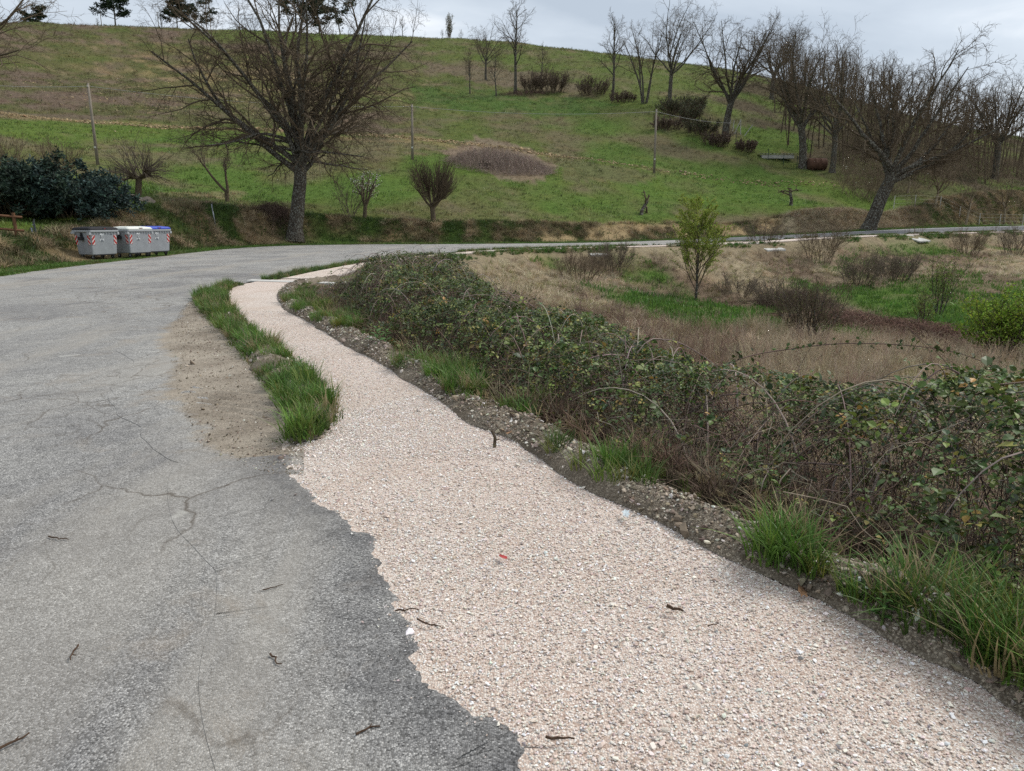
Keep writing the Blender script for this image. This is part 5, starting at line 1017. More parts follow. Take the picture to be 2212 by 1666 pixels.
def bramble_heap(u, v, Y, label, L, W, n, seed, col, ang=0.0, h=.7):
    x, y, z0 = base_at(u, v, Y); rg = np.random.default_rng(seed); a = rg.random(n)*6.283; rr = np.sqrt(rg.random(n)); px = L*rr*np.cos(a); py = W*rr*np.sin(a); X = px*math.cos(ang)-py*math.sin(ang); Y2 = px*math.sin(ang)+py*math.cos(ang)
    zb = ground_z(x+X, y+Y2)-z0; hh = h*(1-rr*rr)*rg.uniform(.5, 1.1, n)+.1; b = rg.random(n)*6.283; run = rg.uniform(.4, 1.3, n); dx = np.stack([np.cos(b), np.sin(b)], 1)*run[:, None]; p0 = np.stack([X, Y2, zb], 1); p3 = np.concatenate([p0[:, :2]+dx, (zb+rg.uniform(-.1, .25, n))[:, None]], 1); p1 = np.concatenate([p0[:, :2]+dx*.2, (zb+hh*1.3)[:, None]], 1); p2 = np.concatenate([p0[:, :2]+dx*.7, (zb+hh*1.2)[:, None]], 1)
    pts = bez(p0, p1, p2, p3, 7); rad = rg.uniform(.006, .011, n)[:, None]*np.linspace(1, .5, 7)[None]; o = link('bramble_heap', cane_mesh('bramble_heap', pts, rad, tintvar(np.broadcast_to(np.array(col), (n, 3)), .3, .05)), MAT['cane'], label=label, cat='bramble heap'); o.location = (x, y, z0)
bramble_heap(1930, 700, 29.5, 'long low heap of reddish dead bramble across the hollow', 5.0, 1.6, 2600, 141, (.17, .105, .08), -.45, .6)
bramble_heap(1080, 350, 80, 'broad purplish heap of dead bramble in the green field', 6.0, 4.5, 3600, 142, (.27, .21, .175), 0, 1.9)
bramble_heap(1720, 650, 38, 'dark tangle of dead bramble in front of the straw slope', 2.2, 1.3, 1200, 143, (.12, .085, .07), 0, .9)
bramble_heap(1130, 200, 144, 'reddish dead bramble at the foot of the tallest terrace oak', 5, 2, 700, 144, (.15, .095, .075), 0, .9)
bramble_heap(592, 440, 53, 'pile of cut branches on the grass behind the great oak', 1.25, 1.1, 900, 145, (.10, .07, .055), 0, .85)
# dark shrubs on the terrace and along the hedge line
def dark_bush(u, v, Y, label, rx, h, n, seed, cols, size=.15, name='dark_shrub'):
    loc = base_at(u, v, Y); P, D, rg = multi_stem(n, rx*.7, .6, seed); lv = grow(rg, P, D, h*rg.uniform(.6, 1.05, n), .05, [dict(SP_SH[0], rmin=.02), dict(SP_SH[1], rmin=.014), dict(SP_SH[2])]); o = thing(name, loc, label, 'shrub', 'shrubs along the hedge line'); link('branches', tube_mesh('branches', lv), MAT['twig_oak'], o)
    C = tips(lv, (-1,), 2, rg, .2); C = C[rg.random(len(C)) < .7]; V, T, at = leaf_quads(rg, C, size, 1.4, .2, .3, .3, tintvar(np.array(cols)[rg.integers(0, len(cols), len(C))], .25, .06)); link('foliage', raw_mesh('foliage', V, None, T, False, at), MAT['leaf_mesh'], o)
BRW = [(.11, .075, .058), (.15, .105, .08), (.08, .06, .045)]; BRM = [(.040, .058, .028), (.06, .08, .036), (.085, .085, .05)]
for a in [(1195, 200, 145, 'dark brown thicket on the terrace below the small oak', 3.5, 4.2, 44, 151, BRW), (1150, 200, 146, 'dark leafless thicket right of the tallest terrace oak', 2.2, 3.4, 30, 152, BRW), (1275, 203, 140, 'rounded dark bramble bush in the middle of the slope', 4.0, 3.0, 40, 153, BRW), (1345, 222, 132, 'low dark brush at the foot of the slender oak', 3.0, 1.8, 30, 154, BRW), (1450, 252, 118, 'dark green broom shrub below the double oak', 2.2, 2.6, 34, 155, BRM), (1490, 262, 114, 'dark green broom shrub with bare stems below the hedge', 2.4, 2.6, 36, 156, BRM), (1515, 292, 108, 'brambly shrub at the corner of the hedge line', 3.0, 2.2, 40, 157, BRM), (1440, 275, 110, 'dark bramble where the hedge line meets the field', 2.6, 1.8, 36, 158, BRW), (1550, 315, 103, 'bramble around the trunk of the dark oak', 2.4, 1.8, 34, 159, BRW), (1610, 318, 102, 'brown bramble under the propped fence posts', 2.2, 1.5, 30, 160, BRW), (1500, 240, 121, 'broom shrub behind the hedge near the double oak', 2.0, 2.6, 30, 161, BRM)]:
    dark_bush(*a)
# the wood behind the tree row
def wood():
    n = 430; u = rng.uniform(1640, 2420, n); Y = rng.uniform(98, 190, n); x = (u-1106)/FPX*Y*1.0; P = np.stack([x, Y, ground_z(x, Y)-.2], 1); k = (-sdist(x, Y, OUTER) > 9); P = P[k]; n = len(P); h = rng.uniform(7, 13.5, n); D = np.stack([rng.normal(size=n)*.07, rng.normal(size=n)*.07, np.ones(n)], 1)
    lv = grow(rng, P, D, h, rng.uniform(.06, .14, n), [dict(n=6, w=.05, te=.3, sides=5, k=9, t=(.35, 1), a=(.3, .8), l=(.2, .4), r=.5, rmin=.03, up=.15), dict(n=4, w=.15, g=.04, te=.4, sides=3, k=6, t=(.2, 1), a=(.4, .9), l=(.35, .6), r=.6, rmin=.018), dict(n=3, w=.18, te=.5, sides=3)])
    link('woodland', tube_mesh('woodland', lv), MAT['twig_oak'], label='far bare wood of close thin trunks behind the oaks', cat='wood', kind='stuff')
    # brush under it
    n = 420; u = rng.uniform(1690, 2420, n); Y = rng.uniform(84, 130, n); x = (u-1106)/FPX*Y; do = -sdist(x, Y, OUTER); uu, vv = project(x, Y, ground_z(x, Y)); k = (do > 6.5) & (uu > 1800-(vv-380)*.2) & (vv < 460); x, Y = x[k], Y[k]; n = len(x); P = np.stack([x, Y, ground_z(x, Y)-.1], 1); P = np.repeat(P, 5, 0); n = len(P); P[:, :2] += rng.normal(size=(n, 2))*.4; D = np.stack([rng.normal(size=n)*.3, rng.normal(size=n)*.3, np.ones(n)], 1)
    lv = grow(rng, P, D, rng.uniform(1.5, 4.2, n), .028, [dict(n=4, w=.1, te=.4, sides=3, k=7, t=(.2, 1), a=(.4, .9), l=(.3, .55), rmin=.013), dict(n=3, w=.15, te=.5, sides=3, k=3, l=(.4, .6), rmin=.010), dict(n=2, w=.15, sides=3)])
    link('undergrowth', tube_mesh('undergrowth', lv), MAT['twig_warm'], label='brown leafless undergrowth below the bare wood', cat='undergrowth', kind='stuff')
    C = tips(lv, (-1,), 1, rng); C = C[(rng.random(len(C)) < .16) & (C[:, 0] < 75)]; pal = np.array([(.10, .14, .03), (.14, .17, .05), (.42, .42, .36)]); V, T, at = leaf_quads(rng, C, .12, 1.4, .2, .3, .3, tintvar(pal[rng.choice(3, len(C), p=[.55, .38, .07])], .2, .08)); link('undergrowth_buds', raw_mesh('undergrowth_buds', V, None, T, False, at), MAT['leaf_mesh'], label='pale green buds and few white flowers in the undergrowth', cat='undergrowth', kind='stuff')
wood()
for u, v, Y, h, D, seed, mt, label in [(2020, 436, 86, 6.5, (.12, 0, 1), 171, 'twig_warm', 'small tree with pale leaning trunk beyond the fence'), (2092, 430, 86, 7.5, (.28, 0, 1), 172, 'twig_warm', 'spreading tree with orange-brown twigs and crooked pale trunk'), (2175, 440, 92, 8.0, (-.1, 0, 1), 173, 'twig_warm', 'orange-brown tree beyond the fence at the right edge'), (1960, 420, 90, 7, (.05, 0, 1), 174, 'twig_oak', 'greyish tree behind the leaning oak')]:
    sp = [dict(n=5, w=.10, te=.7, sides=7, flare=1.2, k=8, t=(.55, 1), a=(.4, 1.1), l=(1.0, 1.7), r=.55, fall=0), dict(n=6, w=.16, g=.02, te=.25, sides=5, k=8, t=(.2, 1), a=(.5, 1), l=(.35, .6), r=.6, rmin=.015), dict(n=4, w=.2, te=.4, sides=3, k=6, a=(.5, 1), l=(.4, .6), rmin=.012), dict(n=3, w=.2, te=.5, sides=3)]
    bare_tree('scrub_tree', base_at(u, v, Y), label, 'tree', [(0, 0, -.2)], [D], h*.38, .15, sp, seed, 1, 'bark_pale', mt)
# ------------------------------------------------------------------ waste bins
MAT['bin_grey'] = plain('grey_bin_plastic', (.27, .285, .30), .55, .35, .18, 3.5); MAT['bin_rim'] = plain('light_grey_plastic', (.33, .345, .355), .5, .4, .06, 3)
MAT['black_plastic'] = plain('black_plastic', (.018, .018, .02), .45, .4, .2, 5); MAT['white_plastic'] = plain('white_plastic', (.68, .70, .64), .6, .3, .06, 2); MAT['blue_plastic'] = plain('blue_plastic', (.02, .055, .42), .4, .45, .1, 2); MAT['charcoal'] = plain('charcoal_plastic', (.022, .021, .024), .7, .2, .15, 2)
MAT['red_film'] = plain('red_reflective_film', (.42, .022, .02), .35, .5, .15, 9); MAT['white_film'] = plain('white_reflective_film', (.62, .60, .57), .35, .5, .12, 9); MAT['paper'] = plain('white_sticker', (.68, .70, .70), .6, .3, .05, 6); MAT['navy_print'] = plain('dark_print', (.03, .04, .06), .6, .3, .1, 6); MAT['steel'] = plain('galvanised_steel', (.32, .34, .36), .45, .5, .15, 8, .6); MAT['rubber'] = plain('black_rubber', (.02, .02, .02), .8, .3, .1, 5)
BX0, BX1, BY0, BY1, BZ0, BZ1 = .60, .665, .42, .50, .20, 1.06     # half width / half depth at bottom and top
def rrect(hx, hy, r, z, n=4):
    out = []
    for cx, cy, a0 in ((hx-r, hy-r, 0), (-hx+r, hy-r, 90), (-hx+r, -hy+r, 180), (hx-r, -hy+r, 270)):
        for k in range(n+1):
            a = math.radians(a0+90*k/n); out.append((cx+r*math.cos(a), cy+r*math.sin(a), z))
    return out
def bin_face(face, a, z, off=0.0):
    """point on the bin wall; a metres from the face's middle"""
    t = (z-BZ0)/(BZ1-BZ0); hx = BX0+(BX1-BX0)*t; hy = BY0+(BY1-BY0)*t
    return {'front': (a, -hy-off, z), 'left': (-hx-off, a, z), 'right': (hx+off, a, z)}[face]
def flat_patch(face, poly, off, name, mat, parent, th=.003):
    mb = MB(); n = len(poly); V = [bin_face(face, a, z, off) for a, z in poly]+[bin_face(face, a, z, off+th) for a, z in poly]
    mb.add(V, [tuple(range(n))[::-1], tuple(range(n, 2*n))]+[(i, (i+1) % n, n+(i+1) % n, n+i) for i in range(n)]); return mb.build(name, mat, parent)
def clip_band(w, z0, z1, a, b, flip):
    """part of a slanted band inside the sticker: rises from the corner outwards"""
    # corner at s=0, outer edge s=w; band height at s: a+.13*s/w .. b+.13*s/w
    k = .14
    def at(s, q): return min(max(q+k*s/w, z0), z1)
    p = []
    ss = [w*i/6 for i in range(7)]
    lo = [(s, at(s, a)) for s in ss]; hi = [(s, at(s, b)) for s in ss[::-1]]
    return lo+hi
def wheelie(corner, ang, lidmat, label, icon, dirt=0):
    root = thing('waste_bin', corner, label, 'waste bin', 'waste bins in a row beside the road', ang)
    mb = MB(); mb.loft([rrect(BX0-.05, BY0-.05, .05, BZ0-.02), rrect(BX0, BY0, .05, BZ0), rrect(BX1, BY1, .06, BZ1)]); body = mb.build('body', MAT['bin_grey'], root)
    mb = MB(); mb.loft([rrect(BX1+.02, BY1+.02, .06, BZ1-.03), rrect(BX1+.05, BY1+.05, .07, BZ1), rrect(BX1+.05, BY1+.05, .07, BZ1+.055), rrect(BX1+.02, BY1+.02, .06, BZ1+.065)]); rim = mb.build('rim', MAT['bin_rim'], root, bevel=0)
    for s in np.linspace(-.5, .5, 8): fb = MB(); fb.box((s, -BY1-.012, BZ1-.055), (.018, .03, .06)); fb.build('rib', MAT['bin_rim'], rim)
    for sx in (-1, 1): fb = MB(); fb.box((sx*(BX1+.02), -BY1+.05, BZ1-.075), (.10, .16, .10)); fb.build('corner_block', MAT['bin_rim'], rim, bevel=.012); fb = MB(); fb.box((sx*(BX1+.03), BY1-.06, BZ1-.045), (.12, .2, .08)); fb.build('hinge_block', MAT['bin_rim'], rim, bevel=.012)
    mb = MB(); mb.loft([rrect(BX1+.04, BY1+.045, .07, BZ1+.066), rrect(BX1+.045, BY1+.05, .07, BZ1+.10), rrect(BX1+.0, BY1-.01, .09, BZ1+.155), rrect(BX1-.2, BY1-.2, .12, BZ1+.185)]); lid = mb.build('lid', lidmat, root, smooth_shade=False)
    mb = MB(); mb.box((.02, -BY1-.035, BZ1+.112), (.20, .03, .04)); mb.build('lid_grip', MAT['black_plastic'], lid, bevel=.008)
    mb = MB(); mb.box((.02, -BY1-.052, BZ1+.108), (.045, .008, .022)); mb.build('lock', MAT['red_film'], lid)
    for sx in (-.35, 0, .35): mb = MB(); mb.box((sx, .05, BZ1+.187), (.05, .5, .014)); mb.build('lid_ridge', lidmat, lid, bevel=.004)
    for sx in (-1, 1):
        mb = MB(); mb.box((sx*(BX1+.02), .0, BZ1-.14), (.10, .07, .20)); mb.box((sx*(BX1+.075), .0, BZ1-.255), (.15, .19, .14)); mb.build('lifting_trunnion', MAT['black_plastic'], root, bevel=.012)
    for sx in (-1, 1):
        for sy in (-1, 1):
            mb = MB(); mb.box((sx*.48, sy*.31, .185), (.13, .13, .05)); mb.box((sx*.48-.035, sy*.31+.02, .12), (.010, .06, .13)); mb.box((sx*.48+.035, sy*.31+.02, .12), (.010, .06, .13)); c = mb.build('castor', MAT['steel'], root, bevel=.004)
            mb = MB(); mb.tube([(sx*.48-.022, sy*.31+.04, .085), (sx*.48+.022, sy*.31+.04, .085)], .085, 16); mb.build('wheel', MAT['rubber'], c)
    mb = MB(); mb.box((0, -BY0+.02, .175), (1.0, .05, .045)); mb.build('base_bar', MAT['black_plastic'], root, bevel=.008)
    # chevron film wrapped round the front corners and the rear left one
    w, z0, z1 = .13, .56, .93
    for face, sgn, edge in (('front', -1, BX1-.055), ('front', 1, BX1-.055), ('left', -1, BY1-.05), ('left', 1, BY1-.05), ('right', -1, BY1-.05)):
        f = lambda s: sgn*(edge-.02-s)
        pl = flat_patch(face, [(f(0), z0), (f(w), z0), (f(w), z1), (f(0), z1)], .004, 'reflective_sticker', MAT['white_film'], root)
        for a, b in ((z0-.20, z0-.115+.02), (z0-.04+.02, z0+.06+.02), (z0+.13+.02, z0+.23+.02), (z0+.30+.02, z0+.45)):
            q = clip_band(w, z0, z1, a, b, 0)
            if max(z for s, z in q)-min(z for s, z in q) < .02: continue
            poly = [(f(s), z) for s, z in q]
            # drop doubled points
            pp = [poly[0]]
            for p_ in poly[1:]:
                if abs(p_[0]-pp[-1][0])+abs(p_[1]-pp[-1][1]) > 1e-4: pp.append(p_)
            if abs(pp[0][0]-pp[-1][0])+abs(pp[0][1]-pp[-1][1]) < 1e-4: pp.pop()
            flat_patch(face, pp, .0085, 'stripe', MAT['red_film'], pl)
    # paper notice
    def rect(a0, a1, q0, q1): return [(a0, q0), (a1, q0), (a1, q1), (a0, q1)]
    c, zt = -.12, .99
    ps = flat_patch('front', rect(c-.095, c+.095, zt-.31, zt), .004, 'notice', MAT['paper'], root); ps['label'] = 'white collection notice with a dark printed panel'
    flat_patch('front', rect(c-.078, c+.078, zt-.20, zt-.055), .009, 'dark_panel', MAT['navy_print'], ps)
    flat_patch('front', rect(c-.045, c+.045, zt-.165, zt-.07), .0135, 'icon_field', MAT['paper'], ps)
    if icon == 'drop': poly = [(c+.024*math.cos(a), zt-.13+.024*math.sin(a)) for a in np.linspace(math.pi*.85, math.pi*2.15, 10)]+[(c, zt-.078)]
    elif icon == 'cup': poly = [(c-.014, zt-.15), (c+.014, zt-.15), (c+.02, zt-.09), (c-.02, zt-.09)]
    else: poly = [(c-.022, zt-.15), (c+.010, zt-.155), (c+.022, zt-.12), (c+.016, zt-.085), (c-.016, zt-.085)]
    flat_patch('front', poly, .018, 'icon', MAT['navy_print'], ps)
    for k, (q, wd) in enumerate(((.188, .06), (.225, .06), (.245, .045))): flat_patch('front', rect(c-wd, c+wd, zt-q-.008, zt-q), .0135, 'print_line', MAT['navy_print' if k else 'paper'], ps)
    flat_patch('front', rect(c-.08, c+.08, zt-.30, zt-.268), .009, 'dark_strip', MAT['navy_print'], ps)
    flat_patch('front', rect(.28, .40, zt-.055, zt-.043), .004, 'maker_mark', MAT['navy_print'], root)
    return root
def bin_row():
    nx, ny = .93, -.36; ang = math.atan2(.36, .93)+math.pi/2   # front (-y of the bin) looks to the road
    ang = math.atan2(ny, nx)+math.pi/2; tx, ty = .36, .93
    P0 = [at_depth(201, 553, 30.6), at_depth(280, 549, 32.3), at_depth(323, 546.5, 33.9)]
    for k, (s, side, lid, label, icon) in enumerate(((0, 0, 'charcoal', 'grey waste bin with black lid', 'drop'), (1.78, .08, 'white_plastic', 'grey waste bin with white lid between the other two bins', 'cup'), (3.40, -.02, 'blue_plastic', 'grey waste bin with blue lid', 'sheet'))):
        fx, fy = P0[k][0], P0[k][1]; cx, cy = fx+tx*BX0-nx*BY0, fy+ty*BX0-ny*BY0
        wheelie((cx, cy, .02), ang+(0, .05, -.02)[k], MAT[lid], label, icon).scale = (1.0, 1.0, 1.1)
bin_row()
# ------------------------------------------------------------------ poles, posts, fences
MAT['pole_wood'] = plain('weathered_pole', (.23, .20, .165), .9, .1, .25, 3); MAT['rail_wood'] = plain('brown_stained_wood', (.13, .065, .035), .8, .2, .3, 5); MAT['green_wire'] = plain('green_coated_wire', (.012, .035, .022), .6, .3, .2, 4); MAT['wire'] = plain('overhead_wire', (.30, .30, .30), .6, .3, .1, 4); MAT['rust'] = plain('rusty_iron', (.085, .045, .03), .9, .2, .4, 2); MAT['pale_post'] = plain('pale_concrete_post', (.42, .41, .37), .9, .1, .15, 3); MAT['stone_grey'] = plain('grey_field_stone', (.14, .12, .10), .95, .1, .35, 4); MAT['sheet'] = plain('grey_sheet', (.10, .105, .11), .7, .3, .25, 3); MAT['dark_block'] = plain('mossy_dark_concrete', (.05, .045, .035), .95, .1, .3, 5)
tops = []
for u, v, ut, vt, Y, label in ((212, 362, 190, 180, 68, 'leaning wooden utility pole rising behind the evergreen shrub'), (891, 345, 890, 226, 80, 'wooden utility pole behind the goblet-shaped fruit tree'), (1413, 372, 1418, 236, 85, 'wooden utility pole standing alone on the open field')):
    b = base_at(u, v, Y); t = at_depth(ut, vt, Y); root = thing('utility_pole', b, label, 'pole', 'utility poles crossing the field'); e = np.array(t)-np.array(b)
    mb = MB(); mb.tube([(0, 0, -.4), tuple(e*.5), tuple(e)], [.15, .125, .10], 10); mb.build('shaft', MAT['pole_wood'], root, smooth_shade=True); q = e*.965; mb = MB(); mb.box((q[0], q[1]-.12, q[2]), (.10, .12, .16)); mb.build('insulator', MAT['pale_post'], root); q = e*.22; mb = MB(); mb.box((q[0], q[1]-.15, q[2]), (.14, .02, .14)); mb.build('number_plate', MAT['white_plastic'], root); tops.append(np.array(b)+e*.965)
end = np.array(at_depth(1583, 266, 106)); start = np.array(at_depth(-200, 168, 60))
def wire(a, b, sag, label):
    t = np.linspace(0, 1, 24)[:, None]; p = a*(1-t)+b*t; p[:, 2] -= (4*sag*t*(1-t))[:, 0]; mb = MB(); mb.tube([tuple(q-a) for q in p], .016, 5); o = mb.build('overhead_wire', MAT['wire'], label=label, cat='wire'); o.location = a
wire(start, tops[0], .3, 'overhead wire running left from the leaning utility pole'); wire(tops[0], tops[1], .55, 'overhead wire passing behind the great oak'); wire(tops[1], tops[2], .5, 'overhead wire spanning the green field between two poles'); wire(tops[2], end, .3, 'overhead wire running to the propped fence posts')
# skyline line on the ridge
b1 = base_at(221, 67, 240); b2 = base_at(344, 68, 243)
for b, hgt, label in ((b1, 6.2, 'thin pole on the ridge beside the tall pine'), (b2, 6.6, 'thin pole on the ridge beside the bushy pine')):
    mb = MB(); mb.tube([(0, 0, -.3), (0, 0, hgt)], [.13, .09], 8); root = thing('utility_pole', b, label, 'pole', 'poles on the ridge'); mb.build('shaft', MAT['pole_wood'], root); mb = MB(); mb.box((0, 0, hgt-.35), (.9, .08, .08)); mb.build('crossarm', MAT['pole_wood'], root)
wire(np.array(b1)+(0, 0, 6.0), np.array(b2)+(0, 0, 6.3), .3, 'overhead wire on the ridge between the two thin poles'); wire(np.array(b1)+(0, 0, 6.0), np.array((-150, 238, b1[2]+5.0)), .4, 'overhead wire on the ridge leading left from the tall pine')
# tilted marker post and the sign seen edge-on
def sign(u0, v0, u1, v1, Y, label, panel, rz):
    b = base_at(u0, v0, Y); t = at_depth(u1, v1, Y); e = np.array(t)-np.array(b); root = thing('road_sign', b, label, 'sign'); mb = MB(); mb.tube([(0, 0, -.3), tuple(e)], .035, 10); mb.build('post', MAT['steel'], root, smooth_shade=True)
    rot = Matrix.Rotation(rz, 3, 'Z') @ Matrix.Rotation(math.atan2(e[0], e[2]), 3, 'Y'); w, h, f, ox_ = panel; c = e*f; mb = MB(); mb.box((c[0]+ox_, c[1]+.03, c[2]), (w, .012, h), rot); p = mb.build('panel', MAT['sheet'], root, bevel=.003)
    for k in (-.25, .25): mb = MB(); mb.box((c[0]+ox_*.5, c[1]+.01, c[2]+k*h), (.07, .05, .03), rot); mb.build('clamp', MAT['steel'], root)
sign(80, 553, 68, 492, 31.5, 'road sign seen almost edge-on beside the wooden rail', (.60, .85, .68, .10), math.radians(-50)); sign(470, 530, 457, 441, 47.5, 'slim leaning grey sign post on the bank left of the great oak', (.40, .55, .86, .0), math.radians(-61))
# wooden rail
def rail():
    p1 = np.array(base_at(43, 556, 29.5)); d = np.array((-.35, -1.0, 0)); d /= np.linalg.norm(d); root = thing('wooden_rail', tuple(p1), 'brown wooden rail fence ending beside the road sign', 'fence')
    pts = [np.array((0, 0, 0.0)), d*1.9*np.array((1, 1, 0))-np.array((.9, -.9, 0)), d*1.0-np.array((4.0, -1.8, 0))]
    pts = [np.zeros(3), np.array((-1.9, -.55, 0)), np.array((-3.8, -1.1, 0))]
    for q in pts:
        q[2] = gz(p1[0]+q[0], p1[1]+q[1])-p1[2]; mb = MB(); mb.tube([tuple(q-np.array((0, 0, .3))), tuple(q+np.array((0, 0, .98)))], .062, 10); mb.build('post', MAT['rail_wood'], root, bevel=.0)
    for hz in (.80, .27): mb = MB(); mb.tube([tuple(pts[0]+np.array((.28, .08, hz))), tuple(pts[1]+np.array((0, -.1, hz+.01))), tuple(pts[2]+np.array((-.3, -.1, hz)))], .05, 9); mb.build('rail', MAT['rail_wood'], root, smooth_shade=True)
rail()
# green mesh fence behind the mulberry
def mesh_fence(name, places, h, label, mat, posts_r=.03, nw=6, vert=0, lean=None):
    b0 = np.array(places[0]); root = thing(name, tuple(b0), label, 'fence')
    for i, p in enumerate(places):
        q = np.array(p)-b0; mb = MB(); mb.tube([tuple(q-np.array((0, 0, .25))), tuple(q+np.array((0, 0, h)))], posts_r, 6); mb.build('post', mat, root)
    for k in range(nw):
        mb = MB(); z = h*(.08+.88*k/(nw-1)); mb.tube([tuple(np.array(p)-b0+np.array((0, 0, z))) for p in places], .007, 4); mb.build('strand', mat, root)
    if vert:
        mb = MB()
        for a, b in zip(places[:-1], places[1:]):
            a = np.array(a)-b0; b = np.array(b)-b0; m = max(2, int(np.linalg.norm(b-a)/vert))
            for j in range(1, m): q = a+(b-a)*j/m; mb.tube([tuple(q+np.array((0, 0, .05))), tuple(q+np.array((0, 0, h-.05)))], .005, 3, False)
        o = mb.build('mesh_wires', mat, root); o['kind'] = 'stuff'
mesh_fence('mesh_fence', [base_at(u, 420-(i*1.5), 44.5+i*1.0) for i, u in enumerate((196, 212, 230, 243, 255, 264, 271, 278))], 1.5, 'dark green wire mesh fence between the evergreen and the mulberry', MAT['green_wire'], .035, 7, .16)
mesh_fence('wire_fence', [base_at(u, v, Y) for u, v, Y in ((1590, 300, 105), (1618, 312, 103), (1660, 330, 100), (1693, 342, 99), (1722, 350, 98))], 1.5, 'green wire fence round the sloping plot beyond the oaks', MAT['green_wire'], .04, 4)
mesh_fence('wire_fence', [base_at(u, v, Y) for u, v, Y in ((1930, 452, 84), (1975, 452, 85), (2030, 450, 86), (2075, 448, 87), (2120, 446, 88), (2165, 445, 90), (2215, 444, 92))], 1.4, 'thin wire fence along the bank in front of the orange-brown trees', MAT['pale_post'], .045, 4)
def props():
    b = base_at(1600, 285, 106); root = thing('propped_fence', b, 'pale propped concrete fence posts at the top of the green plot', 'fence')
    def q(u, v): return np.array(at_depth(u, v, 106))-np.array(b)
    for a, c, nm in (((1600, 288), (1600, 258), 'post'), ((1583, 280), (1586, 260), 'post'), ((1574, 278), (1579, 258), 'post'), ((1587, 286), (1599, 262), 'prop'), ((1608, 291), (1626, 270), 'prop')):
        p0, p1 = q(*a), q(*c); mb = MB(); mb.tube([tuple(p0-np.array((0, 0, .2))), tuple(p1)], .06, 6); mb.build(nm, MAT['pale_post'], root)
props()
# rusty drum, sheet-covered trough, dark block in the field, stones
def drum():
    b = base_at(1763, 372, 97.5); root = thing('rusty_drum', b, 'rusty brown drum lying between two oak trunks', 'drum'); mb = MB(); R = .78; n = 20; P = [(-1.25, .0), (-1.22, .55), (-1.12, .74), (-1.0, .78), (-.4, .78), (-.38, .81), (-.34, .81), (-.32, .78), (.32, .78), (.34, .81), (.38, .81), (.40, .78), (1.0, .78), (1.12, .74), (1.22, .55), (1.25, .0)]
    mb.loft([[(x, r*math.cos(2*math.pi*k/n), R+r*math.sin(2*math.pi*k/n)) for k in range(n)] for x, r in P], False); mb.build('shell', MAT['rust'], root, smooth_shade=True)
    for x in (-.7, .7): mb = MB(); mb.box((x, 0, .10), (.12, 1.0, .24)); mb.build('cradle', MAT['rust'], root)
drum()
def trough():
    b = base_at(1678, 338, 101); root = thing('covered_trough', b, 'long low trough under a dark sheet at the plot edge', 'trough'); mb = MB(); mb.box((0, 0, .22), (4.3, 1.0, .5)); mb.build('wall', MAT['pale_post'], root, bevel=.02); mb = MB(); V = []; n = 40
    for k in range(n+1):
        x = -2.4+4.8*k/n; z = .56+.03*math.sin(k*math.pi/2); V += [(x, -.7, z), (x, .7, z+.12)]
    mb.add(V+[(x, y, z-.02) for x, y, z in V], [(2*k, 2*k+2, 2*k+3, 2*k+1) for k in range(n)]+[(2*k+1+2*n+2, 2*k+3+2*n+2, 2*k+2+2*n+2, 2*k+2*n+2) for k in range(n)]); mb.build('cover_sheet', MAT['sheet'], root)
trough()
def block():
    b = base_at(1046, 361, 78); root = thing('well_block', b, 'small dark concrete block at the edge of the bramble heap', 'concrete block'); mb = MB(); mb.box((0, 0, .16), (1.15, .8, .42)); mb.build('base', MAT['dark_block'], root, bevel=.03); mb = MB(); mb.box((.02, 0, .41), (1.3, .92, .08)); mb.build('slab', MAT['dark_block'], root, bevel=.02)
block()
def rock(loc, size, seed, label, group, mat='stone_grey', name='field_stone', cat='stone'):
    rg = np.random.default_rng(seed); bm = bmesh.new(); bmesh.ops.create_icosphere(bm, subdivisions=2, radius=.5)
    pl = [(Vector(nrm(rg.normal(size=3))), rg.uniform(.28, .42)) for _ in range(9)]
    for v in bm.verts:
        for nv, dd in pl:
            t = v.co.dot(nv)-dd
            if t > 0: v.co -= nv*t
        v.co = Vector((v.co.x*size[0], v.co.y*size[1], v.co.z*size[2]))
    me = bpy.data.meshes.new(name); bm.to_mesh(me); bm.free(); o = link(name, me, MAT[mat], label=label, cat=cat, group=group); o.location = loc; o.rotation_euler = (0, 0, rg.random()*6)
for k, (u, v, s, lab) in enumerate(((275, 432, (1.3, .8, .32), 'flat broad stone at the left foot of the mulberry'), (300, 436, (1.0, .7, .35), 'flat stone right under the mulberry trunk'), (318, 437, (.9, .7, .5), 'upright dark stone at the right end of the mulberry stones'), (305, 441, (.7, .6, .35), 'small stone in front of the mulberry trunk'), (325, 441, (.65, .6, .4), 'lowest dark stone below the mulberry'))):
    x, y, z = base_at(u, v, 45.6-.25*k); rock((x, y, z+s[2]*.28), tuple(q*1.15 for q in s), 200+k, lab, 'stones around the mulberry')
